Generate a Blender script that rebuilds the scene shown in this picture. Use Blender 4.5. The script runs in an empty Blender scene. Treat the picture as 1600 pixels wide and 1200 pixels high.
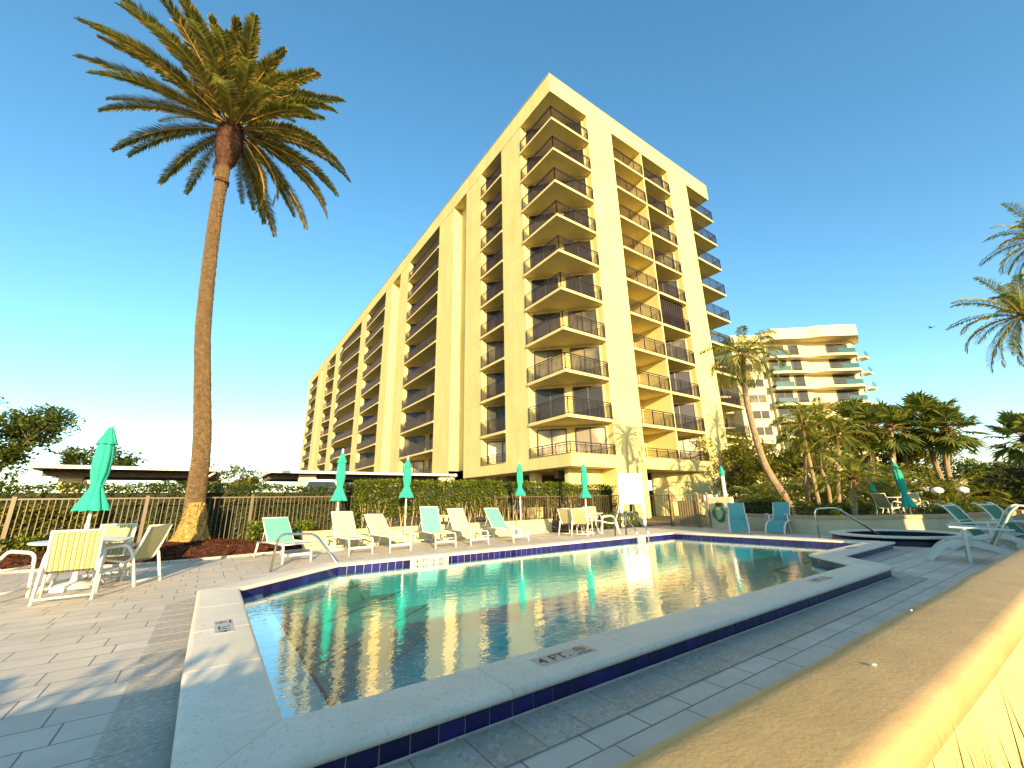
import bpy, bmesh, math, random
from math import sin, cos, pi, radians as R, sqrt, atan2, hypot
from mathutils import Vector, Matrix
from mathutils import noise as mnoise
random.seed(7)
scene = bpy.context.scene
COL = scene.collection
S0, N0 = 16.758, 18.014          # near corner of the tall building
AZ = R(54.8275)

# ------------------------------------------------------------------ helpers
class MB:
    def __init__(s): s.v = []; s.f = []; s.M = None
    def add(s, vs, fs):
        b = len(s.v)
        if s.M is None: s.v += [tuple(p) for p in vs]
        else: s.v += [tuple(s.M @ Vector(p)) for p in vs]
        s.f += [tuple(i + b for i in f) for f in fs]
    def box(s, x0, x1, y0, y1, z0, z1):
        s.add([(x0,y0,z0),(x1,y0,z0),(x1,y1,z0),(x0,y1,z0),(x0,y0,z1),(x1,y0,z1),(x1,y1,z1),(x0,y1,z1)],
              [(3,2,1,0),(4,5,6,7),(0,1,5,4),(1,2,6,5),(2,3,7,6),(3,0,4,7)])
    def bar(s, a, b, w, h=None, up=(0,0,1), bev=0):
        a = Vector(a); b = Vector(b); h = w if h is None else h
        d = (b-a).normalized(); up = Vector(up)
        if abs(d.dot(up)) > .98: up = Vector((1,0,0))
        x = d.cross(up).normalized(); y = x.cross(d)
        vs = []
        if bev:
            k = .3
            pr = [(-1,-1+2*k),(-1,1-2*k),(-1+2*k,1),(1-2*k,1),(1,1-2*k),(1,-1+2*k),(1-2*k,-1),(-1+2*k,-1)]
        else: pr = [(-1,-1),(-1,1),(1,1),(1,-1)]
        n = len(pr)
        for p in (a, b):
            for i, j in pr: vs.append(p + x*(i*w/2) + y*(j*h/2))
        fs = [tuple(range(n-1,-1,-1)), tuple(range(n,2*n))] + [(i,(i+1)%n,n+(i+1)%n,n+i) for i in range(n)]
        s.add(vs, [tuple(reversed(f)) for f in fs])
    def tube(s, pts, r, seg=8, cap=True, flat=1.0, upv=(0,0,1)):
        pts = [Vector(p) for p in pts]; n = len(pts)
        rs = r if isinstance(r, (list, tuple)) else [r]*n
        vs = []; prev = None
        for i, p in enumerate(pts):
            d = (pts[min(i+1,n-1)] - pts[max(i-1,0)]).normalized()
            if prev is None:
                u = Vector(upv)
                if abs(d.dot(u)) > .95: u = Vector((1,0,0))
                x = d.cross(u).normalized()
            else:
                x = (prev - d*prev.dot(d)).normalized()
            prev = x; y = d.cross(x)
            for k in range(seg):
                a = 2*pi*k/seg
                vs.append(p + x*(cos(a)*rs[i]) + y*(sin(a)*rs[i]*flat))
        fs = [(i*seg+k, i*seg+(k+1)%seg, (i+1)*seg+(k+1)%seg, (i+1)*seg+k) for i in range(n-1) for k in range(seg)]
        if cap: fs += [tuple(range(seg-1,-1,-1)), tuple(range((n-1)*seg, n*seg))]
        s.add(vs, fs)
    def lathe(s, prof, seg=20, c=(0,0,0), cap=True):
        vs = []
        for r, z in prof:
            for k in range(seg):
                a = 2*pi*k/seg; vs.append((c[0]+r*cos(a), c[1]+r*sin(a), c[2]+z))
        n = len(prof)
        fs = [(i*seg+k, i*seg+(k+1)%seg, (i+1)*seg+(k+1)%seg, (i+1)*seg+k) for i in range(n-1) for k in range(seg)]
        if cap: fs += [tuple(range(seg-1,-1,-1)), tuple(range((n-1)*seg, n*seg))]
        s.add(vs, fs)
    def prism(s, poly, z0, z1):       # poly counter-clockwise, any shape
        b = bmesh.new()
        vs = [b.verts.new((x,y,z1)) for x,y in poly]
        es = [b.edges.new((vs[i], vs[(i+1)%len(vs)])) for i in range(len(vs))]
        bmesh.ops.triangle_fill(b, edges=es, use_beauty=True)
        b.verts.index_update()
        n = len(poly); top = []
        for f in b.faces:
            t = [v.index for v in f.verts]
            f.normal_update()
            if f.normal.z < 0: t.reverse()
            top.append(tuple(t))
        b.free()
        allv = [(x,y,z1) for x,y in poly] + [(x,y,z0) for x,y in poly]
        fs = top + [tuple(i+n for i in reversed(t)) for t in top] + [(i+n,(i+1)%n+n,(i+1)%n,i) for i in range(n)]
        s.add(allv, fs)
    def build(s, name, mat, parent=None, smooth=False, loc=None, bevel=0, auto=None):
        me = bpy.data.meshes.new(name); me.from_pydata(s.v, [], s.f)
        me.materials.append(mat)
        if smooth or auto: me.polygons.foreach_set('use_smooth', [True]*len(me.polygons))
        me.update()
        if auto:
            try: me.set_sharp_from_angle(angle=R(auto))
            except Exception: pass
        o = bpy.data.objects.new(name, me); COL.objects.link(o)
        if parent is not None: o.parent = parent
        if loc is not None: o.location = loc
        if bevel:
            m = o.modifiers.new('bevel','BEVEL'); m.width = bevel; m.segments = 2; m.limit_method = 'ANGLE'
        return o

def tag(o, label=None, cat=None, group=None, kind=None):
    if label: o['label'] = label
    if cat: o['category'] = cat
    if group: o['group'] = group
    if kind: o['kind'] = kind
    return o
def thing(name, label, cat, loc=(0,0,0), rot=0, group=None):
    o = bpy.data.objects.new(name, None); COL.objects.link(o)
    o.location = loc; o.rotation_euler = (0,0,rot); o.empty_display_size = .1
    return tag(o, label, cat, group)
def copy_tree(o, parent=None):
    c = o.copy(); COL.objects.link(c)
    if parent is not None: c.parent = parent
    for ch in [x for x in scene.objects if x.parent == o]: copy_tree(ch, c)
    return c

# ------------------------------------------------------------------ materials
def nt(name):
    m = bpy.data.materials.new(name); m.use_nodes = True
    t = m.node_tree; b = t.nodes['Principled BSDF']
    return m, t, b
def N(t, typ, **kw):
    n = t.nodes.new(typ)
    for k, v in kw.items():
        if k in n.inputs: n.inputs[k].default_value = v
        else: setattr(n, k, v)
    return n
def ramp(t, fac, stops):
    r = t.nodes.new('ShaderNodeValToRGB'); e = r.color_ramp.elements
    e[0].position, e[0].color = stops[0][0], (*stops[0][1],1)
    e[1].position, e[1].color = stops[1][0], (*stops[1][1],1)
    for p, c in stops[2:]:
        x = e.new(p); x.color = (*c,1)
    t.links.new(fac, r.inputs[0]); return r.outputs[0]
def mix(t, fac, a, b, mode='MIX'):
    m = t.nodes.new('ShaderNodeMix'); m.data_type = 'RGBA'; m.blend_type = mode
    for s, x in ((0,fac),(6,a),(7,b)):
        if isinstance(x, (int,float)): m.inputs[s].default_value = x
        elif isinstance(x, tuple): m.inputs[s].default_value = (*x[:3],1)
        else: t.links.new(x, m.inputs[s])
    return m.outputs[2]
def tc(t, out='Object', scale=None):
    c = t.nodes.new('ShaderNodeTexCoord').outputs[out]
    if scale:
        mp = t.nodes.new('ShaderNodeMapping'); mp.inputs['Scale'].default_value = scale
        t.links.new(c, mp.inputs[0]); c = mp.outputs[0]
    return c
def noise(t, co, scale, detail=4, rough=.6, dist=0):
    n = N(t,'ShaderNodeTexNoise', Scale=scale, Detail=detail, Roughness=rough, Distortion=dist)
    t.links.new(co, n.inputs['Vector']); return n.outputs['Fac']
def bump(t, b, h, strength=.3, dist=.01):
    n = N(t,'ShaderNodeBump', Strength=strength, Distance=dist)
    t.links.new(h, n.inputs['Height']); t.links.new(n.outputs[0], b.inputs['Normal']); return n
def simple(name, col, rough=.6, var=.12, scale=6, metal=0, bmp=0, bscale=60, spec=None, coat=0):
    m, t, b = nt(name); co = tc(t)
    f = noise(t, co, scale)
    d = tuple(max(0,c*(1-var)) for c in col); l = tuple(min(1,c*(1+var)) for c in col)
    t.links.new(ramp(t, f, [(.3,d),(.7,l)]), b.inputs['Base Color'])
    b.inputs['Roughness'].default_value = rough; b.inputs['Metallic'].default_value = metal
    if spec is not None: b.inputs['Specular IOR Level'].default_value = spec
    if coat: b.inputs['Coat Weight'].default_value = coat
    if bmp: bump(t, b, noise(t, co, bscale, 3), bmp, .01)
    return m
def island(name, stops, rough=.6, trans=0, spec=.12):
    m, t, b = nt(name)
    g = t.nodes.new('ShaderNodeNewGeometry')
    c = ramp(t, g.outputs['Random Per Island'], stops)
    t.links.new(c, b.inputs['Base Color'])
    b.inputs['Roughness'].default_value = rough
    b.inputs['Specular IOR Level'].default_value = spec
    if trans:
        tr = t.nodes.new('ShaderNodeBsdfTranslucent'); mx = t.nodes.new('ShaderNodeMixShader')
        t.links.new(mix(t, .5, c, (.35,.45,.05), 'MIX'), tr.inputs[0])
        mx.inputs[0].default_value = trans
        t.links.new(b.outputs[0], mx.inputs[1]); t.links.new(tr.outputs[0], mx.inputs[2])
        t.links.new(mx.outputs[0], t.nodes['Material Output'].inputs[0])
    return m

def stucco(name, col, joint=True, rough=.85, bs=.25):
    m, t, b = nt(name); co = tc(t)
    f = noise(t, co, .35, 5); f2 = noise(t, tc(t, 'Object', (1,1,.12)), 1.6, 4)
    c = ramp(t, f, [(.3,tuple(x*.88 for x in col)),(.7,tuple(min(1,x*1.06) for x in col))])
    c = mix(t, ramp(t, f2, [(.42,(0,0,0)),(.8,(.5,.5,.5))]), c, tuple(x*.66 for x in col))
    if joint:
        sp = t.nodes.new('ShaderNodeSeparateXYZ'); t.links.new(co, sp.inputs[0])
        a = N(t,'ShaderNodeMath', operation='ADD'); a.inputs[1].default_value = -3.13; t.links.new(sp.outputs[2], a.inputs[0])
        d = N(t,'ShaderNodeMath', operation='DIVIDE'); d.inputs[1].default_value = 2.8; t.links.new(a.outputs[0], d.inputs[0])
        fr = N(t,'ShaderNodeMath', operation='FRACT'); t.links.new(d.outputs[0], fr.inputs[0])
        lt = N(t,'ShaderNodeMath', operation='LESS_THAN'); lt.inputs[1].default_value = .014; t.links.new(fr.outputs[0], lt.inputs[0])
        mm = N(t,'ShaderNodeMath', operation='MULTIPLY'); mm.inputs[1].default_value = .35; t.links.new(lt.outputs[0], mm.inputs[0])
        c = mix(t, mm.outputs[0], c, tuple(x*.45 for x in col))
    t.links.new(c, b.inputs['Base Color']); b.inputs['Roughness'].default_value = rough
    b.inputs['Specular IOR Level'].default_value = .2
    bump(t, b, noise(t, co, 40, 4), bs, .01)
    return m

M = {}
M['build'] = stucco('cream_yellow_stucco', (.65,.56,.235))
M['slab'] = stucco('balcony_paint', (.66,.55,.24), joint=False)
M['inner'] = stucco('recess_paint', (.62,.5,.22), joint=False)
M['cream'] = stucco('cream_render', (.66,.57,.34), joint=False)
M['white_b'] = stucco('white_render', (.7,.61,.36), joint=False)
M['rail'] = simple('bronze_rail', (.022,.012,.007), .45, .2, 3)
M['darkframe'] = simple('bronze_frame', (.03,.022,.016), .4, .2, 3)
def glass(name, a, b2, sc):
    m, t, b = nt(name)
    w = N(t,'ShaderNodeTexWave', Scale=sc, Distortion=1.5, Detail=2)
    w.wave_type = 'BANDS'; w.bands_direction = 'DIAGONAL'
    t.links.new(tc(t,'Object',(1,1,.02)), w.inputs[0])
    f = noise(t, tc(t), .45, 2)
    c1 = ramp(t, w.outputs['Fac'], [(.2,a),(.8,b2)])
    c = mix(t, ramp(t, f, [(.42,(0,0,0)),(.6,(1,1,1))]), tuple(x*.35 for x in a), c1)
    t.links.new(c, b.inputs['Base Color'])
    b.inputs['Roughness'].default_value = .5; b.inputs['Coat Weight'].default_value = .45; b.inputs['Coat Roughness'].default_value = .03; b.inputs['Specular IOR Level'].default_value = .2
    return m
M['glass0'] = glass('dark_glass_door', (.012,.012,.008), (.04,.034,.02), 3)
M['glass1'] = glass('curtained_glass_door', (.07,.062,.03), (.17,.15,.07), 4)
M['glass2'] = glass('pale_curtained_glass_door', (.5,.42,.27), (.68,.58,.38), 3)
M['gglass'] = simple('green_balcony_glass', (.015,.07,.045), .12, .3, 1, coat=1)
M['white'] = simple('white_frame', (.64,.62,.53), .35, .05, 4)
M['whitepaint'] = simple('white_panel', (.62,.6,.5), .5, .04, 3)
M['steel'] = simple('brushed_steel', (.62,.6,.55), .18, .05, 8, metal=1)
M['teal'] = None
def fabric(name, a, b2, rough=.8):
    m, t, b = nt(name); co = tc(t)
    c = ramp(t, noise(t, co, 5, 4), [(.3,a),(.7,b2)])
    t.links.new(c, b.inputs['Base Color']); b.inputs['Roughness'].default_value = rough
    b.inputs['Sheen Weight'].default_value = .2
    bump(t, b, noise(t, co, 180, 2), .15, .003)
    tr = t.nodes.new('ShaderNodeBsdfTranslucent'); mx = t.nodes.new('ShaderNodeMixShader')
    t.links.new(c, tr.inputs[0]); mx.inputs[0].default_value = .25
    t.links.new(b.outputs[0], mx.inputs[1]); t.links.new(tr.outputs[0], mx.inputs[2])
    t.links.new(mx.outputs[0], t.nodes['Material Output'].inputs[0])
    return m
M['umb'] = fabric('turquoise_canvas', (.012,.36,.26), (.02,.5,.36))
M['sl_aqua'] = fabric('aqua_sling', (.13,.46,.34), (.17,.54,.41))
M['sl_cream'] = fabric('cream_sling', (.58,.53,.33), (.64,.59,.38))
M['sl_teal'] = fabric('teal_sling', (.1,.36,.34), (.13,.42,.39))
M['sl_green'] = fabric('green_sling', (.05,.2,.1), (.07,.25,.13))
M['sl_blue'] = fabric('blue_sling', (.05,.25,.34), (.07,.3,.4))
def stripes():
    m, t, b = nt('striped_sling')
    co = tc(t,'Object'); sp = t.nodes.new('ShaderNodeSeparateXYZ'); t.links.new(co, sp.inputs[0])
    mm = N(t,'ShaderNodeMath', operation='MULTIPLY'); mm.inputs[1].default_value = 9.5; t.links.new(sp.outputs[0], mm.inputs[0])
    fr = N(t,'ShaderNodeMath', operation='FRACT'); t.links.new(mm.outputs[0], fr.inputs[0])
    r = t.nodes.new('ShaderNodeValToRGB'); r.color_ramp.interpolation = 'CONSTANT'; e = r.color_ramp.elements
    cs = [(0,(.6,.56,.36)),(.2,(.26,.24,.07)),(.34,(.58,.54,.3)),(.46,(.42,.37,.08)),(.6,(.6,.57,.4)),(.72,(.17,.2,.06)),(.82,(.52,.45,.18))]
    e[0].position, e[0].color = 0,(*cs[0][1],1); e[1].position, e[1].color = cs[1][0],(*cs[1][1],1)
    for p, c in cs[2:]: x = e.new(p); x.color = (*c,1)
    t.links.new(fr.outputs[0], r.inputs[0]); t.links.new(r.outputs[0], b.inputs['Base Color'])
    b.inputs['Roughness'].default_value = .8
    tr = t.nodes.new('ShaderNodeBsdfTranslucent'); mx = t.nodes.new('ShaderNodeMixShader')
    t.links.new(r.outputs[0], tr.inputs[0]); mx.inputs[0].default_value = .25
    t.links.new(b.outputs[0], mx.inputs[1]); t.links.new(tr.outputs[0], mx.inputs[2])
    t.links.new(mx.outputs[0], t.nodes['Material Output'].inputs[0])
    return m
M['stripe'] = stripes()
def terrazzo(name, col, col2, rough=.6, flecks=.35, sc=1.0):
    m, t, b = nt(name); co = tc(t)
    g = t.nodes.new('ShaderNodeNewGeometry')
    c = ramp(t, g.outputs['Random Per Island'], [(0,col),(1,col2)])
    f = noise(t, co, 3.5, 5); c = mix(t, ramp(t, f, [(.35,(.45,.45,.45)),(.75,(0,0,0))]), c, tuple(x*.72 for x in col))
    v = N(t,'ShaderNodeTexVoronoi', Scale=70*sc); t.links.new(co, v.inputs['Vector'])
    dk = ramp(t, v.outputs['Color'], [(.18,(1,1,1)),(.22,(0,0,0))])
    lt_ = ramp(t, v.outputs['Color'], [(.72,(0,0,0)),(.76,(1,1,1))])
    md = N(t,'ShaderNodeMath', operation='MULTIPLY'); t.links.new(dk, md.inputs[0]); md.inputs[1].default_value = flecks
    ml = N(t,'ShaderNodeMath', operation='MULTIPLY'); t.links.new(lt_, ml.inputs[0]); ml.inputs[1].default_value = flecks*.8
    c = mix(t, md.outputs[0], c, tuple(x*.5 for x in col)); c = mix(t, ml.outputs[0], c, (.72,.68,.6))
    t.links.new(c, b.inputs['Base Color']); b.inputs['Roughness'].default_value = rough
    bump(t, b, noise(t, co, 90*sc, 4, .7), .35, .004)
    return m
M['coping'] = terrazzo('cast_stone_coping', (.76,.66,.5), (.82,.72,.56), .55, .3)
M['border'] = terrazzo('granite_paver', (.42,.36,.27), (.5,.43,.33), .6, .35, .7)
M['tile'] = island('cobalt_tile', [(0,(.008,.006,.055)),(.5,(.013,.01,.09)),(1,(.02,.016,.14))], .12, 0, .6)
M['spatile'] = island('near_black_tile', [(0,(.003,.003,.01)),(1,(.008,.007,.025))], .35, 0, .3)
M['trimline'] = simple('navy_trim', (.008,.1,.16), .9, .1, 9, spec=0)
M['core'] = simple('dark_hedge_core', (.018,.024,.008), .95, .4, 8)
M['grout'] = simple('grout', (.6,.57,.52), .8, .1, 20)
M['gap'] = simple('dark_joint', (.1,.09,.08), .9, .1, 20)
def paver():
    m, t, b = nt('ashlar_pavers'); co = tc(t)
    def br(w, h, off):
        n = t.nodes.new('ShaderNodeTexBrick'); n.offset = off; n.squash = .62; n.squash_frequency = 3
        n.inputs['Scale'].default_value = 1; n.inputs['Brick Width'].default_value = w; n.inputs['Row Height'].default_value = h
        n.inputs['Mortar Size'].default_value = .006; n.inputs['Mortar Smooth'].default_value = .2
        n.inputs['Color1'].default_value = (.7,.59,.44,1); n.inputs['Color2'].default_value = (.82,.7,.54,1)
        n.inputs['Mortar'].default_value = (.1,.085,.065,1)
        t.links.new(co, n.inputs['Vector']); return n
    a = br(.62, .3, .37)
    c = a.outputs['Color']
    f = noise(t, co, 2.2, 6); c = mix(t, ramp(t, f, [(.35,(.4,.4,.4)),(.7,(0,0,0))]), c, (.33,.29,.24))
    f1 = noise(t, co, .35, 4); c = mix(t, ramp(t, f1, [(.4,(.35,.35,.35)),(.7,(0,0,0))]), c, (.36,.33,.29))
    v = noise(t, co, 140, 2, .8); c = mix(t, ramp(t, v, [(.3,(.35,.35,.35)),(.42,(0,0,0))]), c, (.2,.18,.16))
    v2 = noise(t, co, 95, 2, .8); c = mix(t, ramp(t, v2, [(.62,(0,0,0)),(.72,(.4,.4,.4))]), c, (.75,.7,.62))
    t.links.new(c, b.inputs['Base Color']); b.inputs['Roughness'].default_value = .62
    h = N(t,'ShaderNodeMath', operation='MULTIPLY_ADD'); t.links.new(a.outputs['Fac'], h.inputs[0]); h.inputs[1].default_value = -2.5
    t.links.new(noise(t, co, 80, 4), h.inputs[2])
    bump(t, b, h.outputs[0], .5, .004)
    return m
M['paver'] = paver()
def water():
    m, t, b = nt('pool_water')
    t.nodes.remove(b)
    out = t.nodes['Material Output']
    co = tc(t)
    mp = t.nodes.new('ShaderNodeMapping'); mp.inputs['Rotation'].default_value = (0,0,R(35)); mp.inputs['Scale'].default_value = (1.0,1.6,1)
    t.links.new(co, mp.inputs[0])
    n1 = noise(t, mp.outputs[0], 4.5, 3, .5, .3); n2 = noise(t, mp.outputs[0], 19, 2, .5, .4)
    a = N(t,'ShaderNodeMath', operation='MULTIPLY_ADD'); t.links.new(n2, a.inputs[0]); a.inputs[1].default_value = .3; t.links.new(n1, a.inputs[2])
    bp = N(t,'ShaderNodeBump', Strength=1.0, Distance=WAVE); t.links.new(a.outputs[0], bp.inputs['Height'])
    gl = N(t,'ShaderNodeBsdfGlossy', Roughness=.015); gl.inputs['Color'].default_value = (1,1,1,1)
    tr = t.nodes.new('ShaderNodeBsdfTransparent'); tr.inputs['Color'].default_value = (.6,.93,.93,1)
    lw = N(t,'ShaderNodeLayerWeight', Blend=.5); t.links.new(bp.outputs[0], lw.inputs['Normal'])
    pw = N(t,'ShaderNodeMath', operation='POWER'); t.links.new(lw.outputs['Facing'], pw.inputs[0]); pw.inputs[1].default_value = 3.6
    fr = N(t,'ShaderNodeMath', operation='MULTIPLY_ADD'); t.links.new(pw.outputs[0], fr.inputs[0]); fr.inputs[1].default_value = .93; fr.inputs[2].default_value = .1
    t.links.new(bp.outputs[0], gl.inputs['Normal'])
    mx = t.nodes.new('ShaderNodeMixShader'); t.links.new(fr.outputs[0], mx.inputs[0])
    t.links.new(tr.outputs[0], mx.inputs[1]); t.links.new(gl.outputs[0], mx.inputs[2])
    t.links.new(mx.outputs[0], out.inputs[0])
    return m
WAVE = .0026
M['water'] = water()
M['plaster'] = simple('teal_pool_plaster', (.006,.5,.58), .5, .12, 1.2)
M['ledge'] = simple('pale_pool_ledge', (.62,.62,.58), .5, .15, 3)
M['wallcap'] = None
def wallcap():
    m, t, b = nt('tan_wall_paint'); co = tc(t)
    f = noise(t, co, 1.8, 6, .6); c = ramp(t, f, [(.3,(.42,.29,.12)),(.7,(.5,.35,.155))])
    f3 = noise(t, co, 9, 5, .7); c = mix(t, ramp(t, f3, [(.35,(.35,.35,.35)),(.6,(0,0,0))]), c, (.3,.19,.08))
    sp_ = noise(t, co, 210, 2, .7); c = mix(t, ramp(t, sp_, [(.66,(0,0,0)),(.74,(.35,.35,.35))]), c, (.6,.5,.32))
    t.links.new(c, b.inputs['Base Color']); b.inputs['Roughness'].default_value = .6
    b.inputs['Specular IOR Level'].default_value = .35
    h1 = noise(t, co, 130, 5, .6); h2 = noise(t, co, 14, 4, .6)
    a = N(t,'ShaderNodeMath', operation='MULTIPLY_ADD'); t.links.new(h2, a.inputs[0]); a.inputs[1].default_value = 2.2; t.links.new(h1, a.inputs[2])
    bump(t, b, a.outputs[0], .4, .0022)
    return m
M['wallcap'] = wallcap()
M['wallside'] = simple('yellow_wall_paint', (.55,.43,.17), .85, .12, 5, bmp=.3, bscale=70)
M['mulch'] = island('bark_mulch', [(0,(.045,.014,.006)),(.6,(.12,.035,.014)),(1,(.22,.075,.03))], .9)
M['mulchbase'] = simple('mulch_bed_soil', (.06,.02,.01), .95, .4, 30, bmp=.8, bscale=60)
M['asphalt'] = simple('asphalt', (.06,.058,.055), .9, .2, 8, bmp=.4, bscale=200)
M['lawn'] = simple('lawn_ground', (.05,.075,.02), .95, .3, 3, bmp=.5, bscale=60)
M['leaf'] = island('hedge_leaf', [(0,(.04,.07,.01)),(.4,(.09,.14,.016)),(.8,(.18,.22,.025)),(1,(.32,.28,.04))], .5, .3)
M['leafdark'] = island('dark_leaf', [(0,(.025,.045,.01)),(.5,(.06,.09,.016)),(1,(.14,.16,.025))], .5, .25)
M['leafgold'] = island('golden_leaf', [(0,(.06,.08,.012)),(.5,(.16,.17,.02)),(1,(.3,.24,.03))], .5, .35)
M['frond'] = island('date_palm_leaflet', [(0,(.04,.05,.01)),(.4,(.12,.12,.02)),(.75,(.32,.23,.035)),(1,(.5,.3,.07))], .5, .3, .4)
M['frond2'] = island('palm_leaflet', [(0,(.05,.08,.012)),(.5,(.14,.17,.02)),(1,(.34,.28,.03))], .45, .3, .4)
M['fan'] = island('fan_palm_leaf', [(0,(.035,.06,.012)),(.6,(.09,.12,.018)),(1,(.2,.19,.03))], .45, .3, .4)
M['rachis'] = simple('golden_frond_stem', (.32,.2,.05), .6, .3, 5)
M['deadleaf'] = island('dead_leaf', [(0,(.14,.07,.025)),(1,(.38,.22,.08))], .8, .2)
M['bark'] = simple('date_palm_bark', (.125,.08,.035), .9, .45, 9, bmp=1, bscale=26)
M['barkdark'] = simple('leaf_base_bark', (.06,.022,.009), .85, .5, 14, bmp=1, bscale=30)
M['roots'] = simple('fibrous_root_skirt', (.3,.19,.05), .9, .45, 14, bmp=1, bscale=34)
M['barkgrey'] = simple('palm_bark', (.24,.17,.09), .9, .35, 7, bmp=1, bscale=24)
M['stem'] = simple('shrub_stem', (.34,.25,.14), .85, .25, 12)
M['wood'] = simple('tree_bark', (.12,.085,.055), .9, .3, 8, bmp=1, bscale=30)
M['fence'] = simple('bronze_fence', (.09,.062,.028), .5, .15, 4)
M['gate'] = simple('gate_paint', (.26,.19,.09), .5, .15, 4)
M['planter'] = stucco('planter_paint', (.62,.52,.27), joint=False)
M['retwall'] = stucco('terrace_wall_paint', (.5,.44,.27), joint=False)
M['retcap'] = stucco('terrace_cap_paint', (.4,.3,.16), joint=False)
M['hose'] = simple('green_hose', (.01,.16,.06), .35, .2, 6)
M['black'] = simple('black_metal', (.015,.015,.014), .4, .1, 5)
M['globe'] = simple('white_globe', (.88,.86,.78), .25, .03, 3, coat=.5)
M['darkinside'] = simple('garage_concrete', (.16,.13,.085), .9, .2, 2)
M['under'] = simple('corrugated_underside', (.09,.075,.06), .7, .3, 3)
M['carwhite'] = simple('white_car_paint', (.75,.75,.72), .25, .03, 2, coat=1)
M['carred'] = simple('red_car_paint', (.4,.012,.012), .25, .1, 2, coat=1)
M['carsilver'] = simple('silver_car_paint', (.4,.4,.4), .3, .05, 2, coat=1)
M['carglass'] = simple('car_glass', (.015,.02,.022), .05, .2, 2, coat=1)
M['tyre'] = simple('tyre_rubber', (.02,.02,.02), .8, .2, 20)
M['plaque'] = simple('depth_plaque', (.42,.4,.34), .45, .06, 20)
M['ink'] = simple('black_lettering', (.02,.018,.016), .5, .1, 20)
M['redink'] = simple('red_symbol', (.35,.05,.03), .5, .1, 20)
M['flower'] = simple('red_flower', (.75,.06,.08), .6, .2, 20)
M['pebble'] = simple('pale_chip', (.7,.66,.55), .8, .1, 30)

# ------------------------------------------------------------------ camera
th, ro = R(15.8123), R(1.16764)
cam_d = bpy.data.cameras.new('camera'); cam = bpy.data.objects.new('camera', cam_d); COL.objects.link(cam)
scene.camera = cam
cam_d.sensor_width = 36; cam_d.lens = 36*650.077/1600; cam_d.clip_start = .02; cam_d.clip_end = 3000
Ro = Vector((sin(AZ), -cos(AZ), 0)); Fo = Vector((cos(AZ), sin(AZ), 0)); Zo = Vector((0,0,1))
F = Fo*cos(th) + Zo*sin(th); U = -Fo*sin(th) + Zo*cos(th)
rv = Ro*cos(ro) - U*sin(ro); uv = Ro*sin(ro) + U*cos(ro)
cam.matrix_world = Matrix(((rv.x,uv.x,-F.x,0),(rv.y,uv.y,-F.y,0),(rv.z,uv.z,-F.z,1.2),(0,0,0,1)))

# ------------------------------------------------------------------ light
EL = R(12.5)
sd = Vector((-.3285*cos(EL), -.944*cos(EL), sin(EL))).normalized()
sun_d = bpy.data.lights.new('sun','SUN'); sun = bpy.data.objects.new('sun', sun_d); COL.objects.link(sun)
sun.rotation_euler = (-sd).to_track_quat('-Z','Y').to_euler()
sun_d.energy = 4.8; sun_d.angle = R(.5); sun_d.color = (1.0,.74,.38)
w = bpy.data.worlds.new('World'); scene.world = w; w.use_nodes = True
t = w.node_tree; bg = t.nodes['Background']
sky = t.nodes.new('ShaderNodeTexSky'); sky.sky_type = 'NISHITA'; sky.sun_disc = False
sky.sun_elevation = EL; sky.sun_rotation = atan2(sd.x, sd.y)
sky.air_density = 1.0; sky.dust_density = .4; sky.ozone_density = 2.0; sky.altitude = 0
hs = t.nodes.new('ShaderNodeHueSaturation'); hs.inputs['Saturation'].default_value = 1.2; hs.inputs['Hue'].default_value = .488
t.links.new(sky.outputs[0], hs.inputs['Color']); t.links.new(hs.outputs[0], bg.inputs[0])
bg.inputs[1].default_value = .132
scene.view_settings.view_transform = 'Standard'; scene.view_settings.look = 'None'
scene.view_settings.exposure = 1.47; scene.view_settings.gamma = 1
scene.cycles.max_bounces = 8; scene.cycles.transparent_max_bounces = 12
scene.cycles.sample_clamp_indirect = 6

# ------------------------------------------------------------------ ground
def sheet(outer, holes, z, name, mat, kind='structure'):
    b = bmesh.new(); es = []
    for loop in [outer] + holes:
        vs = [b.verts.new((x,y,z)) for x,y in loop]
        es += [b.edges.new((vs[i], vs[(i+1)%len(vs)])) for i in range(len(vs))]
    bmesh.ops.triangle_fill(b, edges=es, use_beauty=True)
    for f in b.faces:
        f.normal_update()
        if f.normal.z < 0: f.normal_flip()
    me = bpy.data.meshes.new(name); b.to_mesh(me); b.free(); me.materials.append(mat)
    o = bpy.data.objects.new(name, me); COL.objects.link(o); tag(o, kind=kind); return o
def offset(poly, d):              # closed ccw polygon, d>0 outwards
    n = len(poly); out = []
    for i in range(n):
        p0, p1, p2 = Vector(poly[i-1]), Vector(poly[i]), Vector(poly[(i+1)%n])
        a = (p1-p0).normalized(); c = (p2-p1).normalized()
        na = Vector((a.y,-a.x)); nc = Vector((c.y,-c.x))
        m = (na+nc); m = m/ (1+na.dot(nc)); out.append(tuple(p1 + m*d))
    return out
POOL = [(.44,2.72),(8.39,2.72),(9.27,3.66),(12.4,3.72),(12.27,8.62),(2.1,8.64),(.46,7.14)]
OUT = offset(POOL, .41); OUT[0] = (.05, 2.31)
SPA_C, SPA_R = (15.05,3.75), 1.45
spa_ring = [(SPA_C[0]+cos(2*pi*k/40)*(SPA_R-.1), SPA_C[1]+sin(2*pi*k/40)*(SPA_R-.1)) for k in range(40)]
sheet([(-900,-900),(900,-900),(900,900),(-900,900)], [offset(POOL,.2), spa_ring], -.02, 'ground', M['lawn'])
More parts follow.
